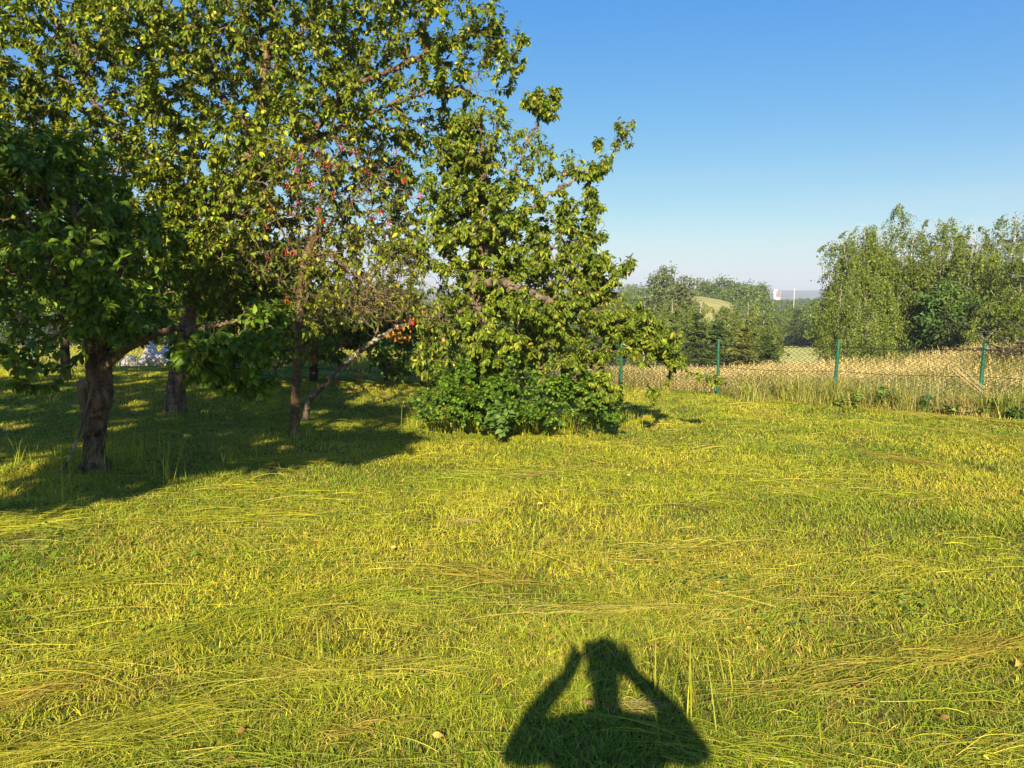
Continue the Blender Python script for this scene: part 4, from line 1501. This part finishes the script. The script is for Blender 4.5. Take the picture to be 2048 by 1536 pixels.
# a rock by the back fence
me = sphere_mesh("stone", .28, plain_mat("stone", (.34, .24, .17), .9, .2, .3, 9, .5), 20, 12, (1.2, .9, .8))
co = np.array([v.co[:] for v in me.vertices])
co *= (1 + .35 * (fbm(co[:, 0] * 6 + 4, co[:, 1] * 6 + co[:, 2] * 5, 77) - .5))[:, None]
me.vertices.foreach_set("co", co.astype(np.float32).ravel())
o = link("stone", me)
g = ground(424, 757)
o.location = [float(g[0]), float(g[1]), float(g[2]) + .12]
tag(o, "brown stone lying in the shade beyond the apple trunk", "stone")


# ------------------------------------------------------------------ far trees
def birch(px, py_top, y, width, label, n=9000, lean=0.0, group=None, strands=260, tr=.10, leaf=.085, low=.14):
    n = int(n * 1.7)
    rg = np.random.default_rng(int(px) * 7 + 3)
    leaf *= .9
    x = at(px, 585, y)[0]
    z = float(terrain(x, y))
    zt = at(px, py_top, y)[2]
    H = zt - z
    root = empty("birch_tree", (x, y, z), label, "tree", group)
    limbs = [(np.array([[x, y, z - .1], [x + lean * .2, y, z + H * .25], [x + lean * .55 + RNG.normal(0, .1), y, z + H * .55], [x + lean * .85, y, z + H * .8], [x + lean, y, z + H * .97]]),
              np.array([tr * .8, tr * .62, tr * .42, tr * .2, tr * .06]))]
    nl = 4
    lo = np.vstack([[0, 0], rg.normal(0, width * .24, (nl - 1, 2))])
    lt = np.concatenate([[1.0], rg.uniform(.72, .93, nl - 1)])
    li = RNG.integers(0, nl, strands)
    f = RNG.random(strands) ** .62
    fr = (low + .12 + (.97 - low - .12) * f) * lt[li]
    zz = z + H * fr
    prof = np.interp(fr / lt[li], [0, .15, .35, .6, .8, .92, 1.0], [.85, 1.0, 1, .92, .70, .46, .20])
    a = RNG.uniform(0, 2 * np.pi, strands)
    rr = width * .40 * prof * RNG.random(strands) ** .5 * (.45 + .85 * vn(a * 1.4 + 3 + x, zz * 1.0, 5))
    cx = x + lean * fr + lo[li, 0] * np.minimum(1, fr * 2.2)
    cy = y + lo[li, 1] * np.minimum(1, fr * 2.2)
    A = np.stack([cx + rr * np.cos(a), cy + rr * np.sin(a), zz], -1)
    for q in range(1, nl):
        limbs.append((np.array([[x + lean * .3, y, z + H * (.22 + .08 * q)], [x + lean * .4 + lo[q, 0] * .7, y + lo[q, 1] * .7, z + H * (.36 + .06 * q)], [x + lean * lt[q] + lo[q, 0], y + lo[q, 1], z + H * lt[q] * .95]]), np.array([tr * .34, tr * .22, tr * .05])))
    acc, segs = wood_and_twigs(grow(limbs, A, .5, tr * .05, .36), .02, 2, 0)
    link("trunk", acc_mesh("trunk", acc, M["bark_birch"]), root)
    k = RNG.integers(0, strands, n)
    Ls = (RNG.uniform(.25, 1.5, strands) ** 1.2 * (H / 7.0))[k]
    t = RNG.random(n) ** .85
    wide = RNG.uniform(.03, .11, strands)[k]
    out = unit(A[k] - np.stack([cx[k], cy[k], zz[k]], -1))
    P = A[k] + np.stack([0 * t, 0 * t, -Ls * t], -1) + out * (.26 * np.sqrt(t))[:, None] + RNG.normal(0, 1, (n, 3)) * (wide * (.6 + .8 * t))[:, None] * np.array([1, 1, .6])
    P = P[P[:, 2] > terrain(P[:, 0], P[:, 1]) + .1]
    n = len(P)
    tuft = fbm(P[:, 0] * .8 + P[:, 2] * .3, P[:, 1] * .8 + P[:, 2] * .5, 29, 2)[:, None]
    C = mixcols(n, [(.075, .125, .022), (.135, .180, .028), (.20, .225, .035)], [3, 4, 2]) * (.7 + .6 * tuft)
    V, F, C = cards(P, leaf * np.exp(RNG.normal(0, .25, n)), C, RNG.normal(0, .6, (n, 3)) + np.array([0, 0, -1.0]), .6)
    link("crown", new_mesh("crown", V, F, M["leaf_far"], C), root)


BG = "birch trees beyond the fence"
birch(1748, 438, 31, 3.6, "leftmost weeping birch of the right grove, twin white feet in the meadow", 21000, -.55, BG, 460, .10, low=.04)
birch(1815, 450, 32, 4.2, "weeping birch with long drapes right of the twin white birch feet", 18000, .1, BG, 420, .10, low=.04)
birch(1856, 424, 33.5, 4.6, "broad weeping birch in the middle of the right grove", 18000, .2, BG, 420, .11, low=.04)
birch(1800, 392, 35, 2.6, "birch with a thin feathery spire, the highest point of the grove", 11000, -.2, BG, 300, .08, low=.1)
birch(1928, 430, 31.5, 3.8, "tall birch with thin open top, right of the dark broadleaf", 15000, .3, BG, 360, .10, low=.04)
birch(2012, 408, 31, 4.0, "tall feathery birch near the right edge of the photo", 15000, .2, BG, 360, .11, low=.04)
birch(2090, 440, 29, 4.0, "birch cut off by the right edge behind the branch pile", 12000, 0, BG, 300, .11, low=.04)
birch(2040, 560, 25, 3.2, "low drooping birch boughs in front of the tall right edge birches", 10000, 0, BG, 240, .08, .07, low=.04)
birch(1898, 462, 37, 4.0, "birch standing behind the dark broadleaf tree", 12000, 0, BG, 300, .10, low=.04)
birch(1682, 560, 28.5, 1.7, "short weeping birch left of the grove with drapes reaching the grass", 9000, 0, BG, 240, .06, .065, .02)
birch(1345, 592, 48, 4.2, "rounded birch beneath the grey green poplars", 11000, 0, BG, 260, .11, .11)
birch(1402, 594, 50, 3.4, "birch with pale stem between the poplars and the yellow slope", 9000, 0, BG, 220, .11, .11)
birch(1452, 606, 47, 3.2, "slender birch below the yellow hillside strip", 9000, 0, BG, 220, .10, .10)
birch(1492, 598, 52, 2.8, "pointed birch just right of the yellow hillside strip", 8000, .2, BG, 220, .10, .11)
birch(1530, 618, 50, 3.0, "birch with visible white stem in the middle of the valley wood", 8000, 0, BG, 220, .10, .10)
birch(1290, 600, 44, 3.2, "birch behind the pear tree's long right branch", 8000, 0, BG, 220, .10, .10)


def spruce(px, py_top, y, width, label, n=5000, pal=None, group="young spruces beyond the meadow"):
    x = at(px, 585, y)[0]
    z = float(terrain(x, y))
    zt = at(px, py_top, y)[2]
    H = zt - z
    root = empty("spruce_tree", (x, y, z), label, "tree", group)
    acc = acc_new()
    tube(np.array([[x, y, z - .1], [x, y, z + H * .5], [x, y, zt - .05]]), np.array([.07, .05, .012]), 8, acc)
    tiers = int(H / .26)
    Pl, Dl = [], []
    for k in range(tiers):
        f = (k + RNG.random() * .5) / tiers
        zz = z + .1 + (H - .15) * f
        rad = width / 2 * (1 - f) ** .8 + .05
        m = int(9 + 6 * (1 - f))
        a0 = RNG.random() * 6
        for j in range(m):
            a = a0 + j * 2 * math.pi / m + RNG.normal(0, .12)
            rl = rad * RNG.uniform(.6, 1.15)
            zj = zz + RNG.normal(0, .10)
            d = np.array([math.cos(a), math.sin(a), 0])
            tip = np.array([x, y, zj]) + d * rl + np.array([0, 0, -.22 * rl + .12])
            P = np.array([[x, y, zj], np.array([x, y, zj]) + d * rl * .55 + np.array([0, 0, -.18 * rl]), tip])
            tube(P, np.array([.012, .008, .003]), 3, acc)
            q = max(4, int(n / (tiers * m)))
            t = RNG.random(q) ** .7
            Pc = (1 - t)[:, None] ** 2 * P[0] + (2 * t * (1 - t))[:, None] * P[1] + (t ** 2)[:, None] * P[2]
            Pl.append(Pc + RNG.normal(0, .035, (q, 3)))
            sd = np.array([-d[1], d[0], 0])
            Dl.append(d * .8 + sd * RNG.normal(0, .7, (q, 1)) + np.array([0, 0, -.15]))
    Pl = np.concatenate(Pl)
    Dl = np.concatenate(Dl)
    n = len(Pl)
    link("trunk", acc_mesh("trunk", acc, M["bark_dark"]), root)
    C = mixcols(n, pal or [(.060, .105, .024), (.095, .140, .030), (.14, .175, .04)], [3, 3, 1])
    V, F, C = cards(Pl, .15 * np.exp(RNG.normal(0, .25, n)), C, Dl, .36)
    link("crown", new_mesh("crown", V, F, M["leaf_far"], C), root)


YS = [(.11, .14, .025), (.17, .18, .035), (.22, .22, .05)]
spruce(1395, 625, 35, 2.1, "dark young spruce left of the second fence post", 7000)
spruce(1440, 640, 36, 2.2, "dark young spruce directly behind the second fence post", 7000)
spruce(1492, 655, 33, 2.0, "yellowish young spruce between two dark ones", 7000, YS)
spruce(1538, 668, 34, 1.9, "dark green spruce left of the bright field strip", 7000)
spruce(1480, 680, 40, 2.0, "small shaded spruce behind the yellowish one", 5000)
spruce(1595, 625, 97, 4.6, "taller dark spruce above the bright field strip", 7000)
spruce(1345, 650, 36, 2.0, "spruce half hidden by the pear tree's right branch tip", 6000)

PF = [(.070, .120, .028), (.105, .160, .030), (.155, .20, .04)]
FG = "broadleaf trees across the valley"
round_tree("poplar_tree", 1318, 528, 78, 3.4, "left grey green poplar of the tall clump on the skyline", n=7000, leaf=.24, pal=[(.10, .14, .05), (.15, .18, .07)], group="poplars on the skyline", crown_low=.05, clump=.6, mat="leaf_far")
round_tree("poplar_tree", 1348, 522, 80, 3.0, "middle poplar of the tall clump with spiky top", n=6000, leaf=.24, pal=[(.10, .14, .05), (.14, .17, .06)], group="poplars on the skyline", crown_low=.05, clump=.6, mat="leaf_far")
round_tree("poplar_tree", 1378, 536, 78, 3.0, "right poplar of the tall clump, browner leaves", n=6000, leaf=.24, pal=[(.11, .135, .05), (.16, .17, .07)], group="poplars on the skyline", crown_low=.05, clump=.6, mat="leaf_far")
for a in [(1412, 558, 160, 8, "small pointed broadleaf right of the poplars on the skyline"), (1448, 556, 165, 9, "rounded broadleaf above the yellow hillside strip"), (1498, 558, 150, 9, "large domed broadleaf in the middle of the skyline"),
          (1516, 566, 155, 5.4, "dark round broadleaf left of the distant apartment block"), (1505, 592, 120, 7, "broadleaf on the slope below the domed skyline tree"), (1268, 572, 120, 9, "broadleaf crown between the pear tree and the poplars"), (1570, 614, 120, 7, "broadleaf crown just under the distant apartment block")]:
    round_tree("broadleaf_tree", a[0], a[1], a[2], a[3], a[4], n=6000, leaf=.42 * a[2] / 150, pal=PF, group=FG, crown_low=.06, clump=.8, trunk_r=.2, mat="leaf_far")
for a in [(1560, 632, 100, 7, "bushy tree right of the white stemmed valley birch"), (1618, 600, 110, 7, "reddish tipped bushy tree below the white mast"), (1650, 640, 100, 7, "bushy tree half behind the leftmost grove birch"), (1625, 640, 98, 6, "dark bushy tree behind the bright field strip"), (1655, 600, 90, 6, "bushy tree beside the grove on the far bank")]:
    round_tree("willow_tree", a[0], a[1], a[2], a[3], a[4], n=6500, leaf=.22, pal=PF, group="bushy trees in the valley", crown_low=.04, clump=.5, trunk_r=.1, mat="leaf_far")
round_tree("broadleaf_tree", 1900, 545, 30, 2.6, "dark glossy broadleaf tree inside the birch grove", n=9000, leaf=.13, pal=[(.060, .120, .028), (.095, .165, .034)], crown_low=.05, clump=.34, mat="leaf_far")
round_tree("willow_tree", 1985, 600, 28, 3.0, "dull bushy tree between the right grove birches", n=8000, leaf=.11, pal=[(.07, .10, .03), (.10, .13, .04)], group="bushy trees in the valley", crown_low=.03, clump=.4, mat="leaf_far")
HG = "hedgerow trees behind the orchard"
for i, a in enumerate([(-60, 480, 42, 9, "hedgerow tree at the far left edge beyond the back meadow"), (110, 500, 44, 9, "hedgerow tree behind the forked plum's crown"), (280, 520, 40, 8, "hedgerow tree above the white sheet"), (440, 545, 42, 8, "hedgerow tree behind the apple trunk"),
                       (590, 560, 38, 7, "hedgerow tree behind the slender cherry trunk"), (720, 570, 36, 6, "hedgerow tree above the lichened leaning stem"), (840, 575, 40, 7, "hedgerow tree left of the pear tree crown"), (960, 570, 46, 7, "hedgerow tree hidden behind the pear trunk"), (1090, 585, 50, 8, "hedgerow tree behind the pear's snapped limb"), (1200, 580, 58, 8, "hedgerow tree right behind the pear tree edge")]):
    round_tree("hedgerow_tree", a[0], a[1], a[2], a[3], a[4], n=6500, leaf=.2, pal=PF, group=HG, crown_low=.04, clump=.55, trunk_r=.16, mat="leaf_far")


# ------------------------------------------------------------------ fields, woods, hills, building, mast
def sheet(name, corners, mat, nu=24, nv=12, lift=.05):
    c = np.array(corners)
    u = np.linspace(0, 1, nu)[:, None, None]
    v = np.linspace(0, 1, nv)[None, :, None]
    P = (c[0] * (1 - u) + c[1] * u) * (1 - v) + (c[3] * (1 - u) + c[2] * u) * v
    P = np.concatenate([P, terrain(P[..., 0], P[..., 1])[..., None] + lift], -1).reshape(-1, 3)
    i = np.arange(nu - 1)[:, None] * nv
    j = np.arange(nv - 1)[None]
    F = np.stack([i + j, i + nv + j, i + nv + j + 1, i + j + 1], -1).reshape(-1, 4)
    o = link(name, new_mesh(name, P, F, mat))
    return o


fm = plain_mat("crop_field", (.48, .47, .13), .9, .1, .15, .6)
x0, x1 = at(1560, 700, 62)[0], at(1720, 700, 62)[0]
tag(sheet("field", [(x0 - 2, 56), (x1 + 6, 56), (x1 + 8, 94), (x0 + 2, 90)], fm, lift=.25), kind="structure")
hm = plain_mat("hill_field", (.36, .33, .10), .9, .1, .2, .2)


def build_hillside():
    """rounded slope with a mown strip across the valley"""
    nx, ny = 60, 30
    X, Y = np.meshgrid(np.linspace(20, 75, nx), np.linspace(90, 175, ny), indexing="ij")
    t = np.clip((Y - 90) / 85, 0, 1)
    crest = np.interp((X / Y) * FPX + 1024, [1280, 1400, 1440, 1480, 1540, 1600], [1.0, .75, .1, -1.0, -3.6, -6.5])
    Z = -6.6 + (crest + 6.6) * np.sin(np.clip(t * 1.35, 0, 1) * np.pi / 2) - np.clip(t - .8, 0, 1) * 14
    V = np.stack([X, Y, Z], -1).reshape(-1, 3)
    i = np.arange(nx - 1)[:, None] * ny
    j = np.arange(ny - 1)[None]
    F = np.stack([i + j, i + ny + j, i + ny + j + 1, i + j + 1], -1).reshape(-1, 4)
    tag(link("hillside_field", new_mesh("hillside_field", V, F, hm)), kind="structure")


build_hillside()


def build_woods():
    """far wooded ridge that reads as one mass"""
    P, C, L = [], [], []
    for k in range(260):
        y = RNG.uniform(230, 560)
        px = RNG.uniform(1150, 2150)
        x = at(px, 585, y)[0]
        z = float(terrain(x, y))
        h = RNG.uniform(4, 7.5) * np.interp(px, [1200, 1490, 1535, 1640, 2100], [1.3, 1.2, .22, .30, 1.0])
        w = h * RNG.uniform(.5, .8)
        n = 420
        v = unit(RNG.normal(0, 1, (n, 3))) * RNG.random((n, 1)) ** .33
        P.append(np.array([x, y, z + h * .5]) + v * np.array([w, w, h * .55]))
        L.append(np.full(n, .0022 * y))
        C.append(mixcols(n, PF, [2, 2, 1]) * RNG.uniform(.7, 1.1))
    P = np.concatenate(P)
    V, F, C = cards(P, np.concatenate(L) * 1.2, np.concatenate(C))
    tag(link("woods", new_mesh("woods", V, F, M["leaf_far"], C)), "distant wooded ridge of mixed trees across the valley", "woods", kind="stuff")


build_woods()


def build_hills():
    xs = np.linspace(-2200, 3200, 240)
    rows = []
    base = 10 + 9 * (fbm(xs * .0018, xs * 0 + 2, 15) - .5) * 2 + 3.5 * (fbm(xs * .012, xs * 0 + 5, 16) - .5)
    for t in np.linspace(0, 1, 20):
        y = 1500 + t * 900
        z = -40 + (base + 42) * math.sin(min(1, t * 1.25) * math.pi / 2) + 3 * (fbm(xs * .009, xs * 0 + t * 9, 18) - .5) * (1 - abs(t - .5))
        rows.append(np.stack([xs * (1 + .1 * t), np.full_like(xs, y), z], -1))
    V = np.array(rows)
    ny, nx = V.shape[:2]
    i = np.arange(ny - 1)[:, None] * nx
    j = np.arange(nx - 1)[None]
    F = np.stack([i + j, i + j + 1, i + nx + j + 1, i + nx + j], -1).reshape(-1, 4)
    m = plain_mat("hill_forest", (.06, .09, .05), .95, .05, .5, .012)
    tag(link("hills", new_mesh("hills", V.reshape(-1, 3), F, m)), kind="structure")


build_hills()


def build_block():
    y = 640.0
    k = y / FPX
    c = at(1553, 590, y)
    g = .46
    zb = c[2] - 9 * g
    root = empty("apartment_block", (c[0], y, zb), "white apartment block with red balcony bands on the distant skyline", "building")
    wm = plain_mat("white_render", (.80, .78, .76), .8, .2, .05, 1)
    rm = plain_mat("red_balcony", (.55, .20, .15), .7, .2, .1, 1)

    def bx(name, c_, d_, m_):
        a_ = acc_new()
        box(a_, (c[0] + c_[0] * g, y + c_[1] * g, zb + c_[2] * g), [q * g for q in d_])
        link(name, acc_mesh(name, a_, m_), root)
    bx("wall", (0, 0, 4), (11, 10, 24), wm)
    bx("roof", (-2.6, 0, 17.6), (5.5, 8, 3.2), wm)
    dm = plain_mat("window_glass", (.05, .06, .08), .2, .5, .1, 1)
    for i in range(4):
        bx("balcony", (1.2, -5.6, 5.4 + i * 2.9), (8.0, 1.2, .95), rm)
        bx("window_band", (1.2, -5.04, 6.7 + i * 2.9), (7.0, .1, 1.1), dm)
    # mast
    y = 260.0
    p = at(1589, 577, y)
    x = p[0]
    z = float(terrain(x, y))
    root = empty("utility_mast", (x, y, z), "thin white mast right of the distant apartment block", "mast")
    acc = acc_new()
    tube(np.array([[x, y, z - .3], [x, y, p[2]]]), np.array([.08, .055]), 10, acc, 0, True)
    link("pole", acc_mesh("pole", acc, wm), root)
    acc = acc_new()
    box(acc, (x, y, p[2] - .35), (.5, .25, .12))
    link("crossarm", acc_mesh("crossarm", acc, wm), root)


build_block()


def build_haze():
    acc = acc_new()
    box(acc, (400, 1250, -10), (7000, 2640, 110))
    m = bpy.data.materials.new("haze")
    m.use_nodes = True
    nt = m.node_tree
    nt.nodes.remove(nt.nodes["Principled BSDF"])
    v = nt.nodes.new("ShaderNodeVolumePrincipled")
    v.inputs["Color"].default_value = (.80, .88, 1.0, 1)
    v.inputs["Density"].default_value = 5e-4
    v.inputs["Anisotropy"].default_value = 0.0
    nt.links.new(v.outputs[0], nt.nodes["Material Output"].inputs["Volume"])
    tag(link("haze", acc_mesh("haze", acc, m)), "thin pale summer haze over the valley", "haze", kind="stuff")


build_haze()


# branch pile at the right edge
def build_pile():
    y = 17.6
    acc = acc_new()
    parts = []
    c = at(2035, 690, y)
    c[2] = terrain(c[0], c[1])
    for k in range(90):
        a = RNG.uniform(0, 6.28)
        L = RNG.uniform(.5, 1.4)
        d = np.array([math.cos(a), math.sin(a) * .6, RNG.normal(0, .25)])
        p = c + np.array([RNG.normal(0, .5), RNG.normal(0, .4), .08 + abs(RNG.normal(0, .28))])
        tube(spline(np.array([p - d * L / 2, p + RNG.normal(0, .06, 3), p + d * L / 2]), 3), np.linspace(.018, .006, 7), 5, acc)
    tag(link("branch_pile", acc_mesh("branch_pile", acc, M["bark_dark"])), "dark heap of cut branches on the mound at the right edge", "branches")


build_pile()


# ------------------------------------------------------------------ the photographer, whose shadow falls on the lawn
def skin_obj(name, verts, edges, radii, mat, parent, sub=2, root_i=0):
    me = bpy.data.meshes.new(name)
    L = np.array(parent.location)
    me.from_pydata([tuple(np.array(v) - L) for v in verts], edges, [])
    o = bpy.data.objects.new(name, me)
    COL.objects.link(o)
    o.parent = parent
    m = o.modifiers.new("skin", 'SKIN')
    m.use_smooth_shade = True
    for i, r in enumerate(radii):
        rr = r if isinstance(r, tuple) else (r, r)
        me.skin_vertices[0].data[i].radius = rr
        me.skin_vertices[0].data[i].use_root = (i == root_i)
    s = o.modifiers.new("smooth", 'SUBSURF')
    s.levels = s.render_levels = sub
    me.materials.append(mat)
    return o


def build_person():
    px, py = 0.04, -0.20
    root = empty("person", (px, py, 0), "person in a loose light shirt holding a phone up, behind the camera", "person")
    skin = plain_mat("skin", (.50, .30, .21), .5, .3, .1, 20)
    shirt = plain_mat("shirt_cotton", (.32, .38, .48), .85, .15, .1, 30)
    trs = plain_mat("trouser_cotton", (.05, .06, .09), .85, .15, .15, 30)
    hairm = plain_mat("hair", (.05, .035, .025), .6, .3, .4, 80)
    shoe = plain_mat("shoe", (.07, .06, .05), .6, .3, .2, 20)
    eyem = plain_mat("eye", (.75, .74, .72), .2, .5, .05, 10)
    v, e, r = [], [], []

    def add(p, rad, link_to=None):
        v.append(p)
        r.append(rad)
        if link_to is not None:
            e.append((link_to, len(v) - 1))
        return len(v) - 1
    pel = add((px, py - .02, .92), (.150, .105))
    wst = add((px, py - .02, 1.10), (.130, .095), pel)
    cst = add((px, py - .02, 1.32), (.155, .105), wst)
    nck0 = add((px, py - .03, 1.45), (.085, .07), cst)
    nck = add((px, py - .02, 1.49), (.052, .052), nck0)
    jaw = add((px, py + .005, 1.555), (.060, .070), nck)
    hd = add((px, py, 1.645), (.074, .092), jaw)
    top = add((px, py - .012, 1.712), (.055, .068), hd)
    nose = add((px, py + .100, 1.60), (.010, .012), jaw)
    hands = {}
    for s, ex, hx in ((-1, -.27, -.052), (1, .34, .130)):
        sh = add((px + s * .165, py - .03, 1.405), .058, cst)
        el = add((ex + (-.045 if s < 0 else .05), py - .02, 1.325), .040, sh)
        wr = add((hx * .9 + .048 * s, -.085, 1.545), .032, el)
        pm = add((hx + .012 * s, -.045, 1.580), (.042, .022), wr)
        pm2 = add((hx + .012 * s, -.034, 1.612), (.044, .022), pm)
        hands[s] = (pm, pm2, hx)
        for k in range(4):
            z0 = 1.578 + k * .016
            a = add((hx + .030 * s, -.028, z0), .0085, pm2)
            b_ = add((hx + .032 * s, -.004, z0 + .004), .0080, a)
            add((hx + .010 * s, .006 - .0 * k, z0 + .006), .0070, b_)
        t = add((hx + .002 * s, -.040, 1.580), .010, pm)
        add((hx - .022 * s, -.030, 1.592), .009, t)
    for s in (-1, 1):
        hp = add((px + s * .095, py - .02, .86), .085, pel)
        kn = add((px + s * .105, py, .49), .058, hp)
        an = add((px + s * .11, py - .03, .09), .040, kn)
        add((px + s * .12, py + .09, .04), (.042, .028), an)
    skin_obj("body", v, e, r, skin, root)
    # clothes
    v2 = [(px, py - .02, .84), (px, py - .02, 1.00), (px, py - .02, 1.28), (px, py - .03, 1.43), (px, py - .025, 1.475),
          (px - .17, py - .03, 1.405), (-.272, py - .02, 1.325), (-.232, py + .03, 1.432), (-.122, py + .09, 1.538),
          (px + .17, py - .03, 1.405), (.352, py - .02, 1.325), (.312, py + .03, 1.432), (.190, py + .09, 1.538)]
    skin_obj("shirt", v2, [(0, 1), (1, 2), (2, 3), (3, 4), (2, 5), (5, 6), (6, 7), (7, 8), (2, 9), (9, 10), (10, 11), (11, 12)],
             [(.17, .14), (.155, .13), (.165, .125), (.10, .085), (.065, .06), .078, .058, .038, .032, .078, .058, .038, .032], shirt, root)
    v3 = [(px, py - .02, .95)]
    e3, r3 = [], [(.165, .12)]
    for s in (-1, 1):
        i = len(v3)
        v3 += [(px + s * .095, py - .02, .82), (px + s * .105, py, .49), (px + s * .11, py - .03, .10)]
        e3 += [(0, i), (i, i + 1), (i + 1, i + 2)]
        r3 += [.10, .078, .062]
    skin_obj("trousers", v3, e3, r3, trs, root)
    for s in (-1, 1):
        skin_obj("shoe", [(px + s * .11, py - .07, .045), (px + s * .115, py + .03, .05), (px + s * .125, py + .13, .035)], [(0, 1), (1, 2)], [.048, .05, .04], shoe, root)
        me = sphere_mesh("eye", .012, eyem, 10, 8)
        o = bpy.data.objects.new("eye", me)
        COL.objects.link(o)
        o.parent = root
        o.location = (s * .030, .078, 1.645)
        me = sphere_mesh("ear", .03, skin, 10, 8, (.35, .7, 1))
        o = bpy.data.objects.new("ear", me)
        COL.objects.link(o)
        o.parent = root
        o.location = (s * .076, -.005, 1.60)
    me = sphere_mesh("hair", .1, hairm, 20, 14, (.84, 1.02, .88))
    co = np.array([q.co[:] for q in me.vertices])
    k = (co[:, 1] > .045) & (co[:, 2] < .045)
    co[k, 1] = .045
    co *= (1 + .06 * (fbm(co[:, 0] * 40, co[:, 1] * 40 + co[:, 2] * 30, 3) - .5))[:, None]
    me.vertices.foreach_set("co", co.astype(np.float32).ravel())
    o = bpy.data.objects.new("hair", me)
    COL.objects.link(o)
    o.parent = root
    o.location = (0, -.018, 1.674)
    # phone, held just behind the point of view
    ph = empty("phone", (.045, -.016, 1.618), "dark phone held sideways in both raised hands", "phone")
    pm_ = plain_mat("phone_case", (.02, .02, .025), .35, .5, .1, 40)
    acc = acc_new()
    box(acc, (0, 0, 0), (.160, .0085, .076))
    body = link("phone_body", acc_mesh("phone_body", acc, pm_), ph, world=False)
    bv = body.modifiers.new("bevel", 'BEVEL')
    bv.width = .003
    bv.segments = 3
    acc = acc_new()
    box(acc, (0, -.0048, 0), (.150, .0006, .068))
    link("screen", acc_mesh("screen", acc, plain_mat("screen_glass", (.03, .03, .04), .1, .6, 0, 1)), ph, world=False)
    ph.rotation_euler = (-PITCH, 0, 0)


build_person()
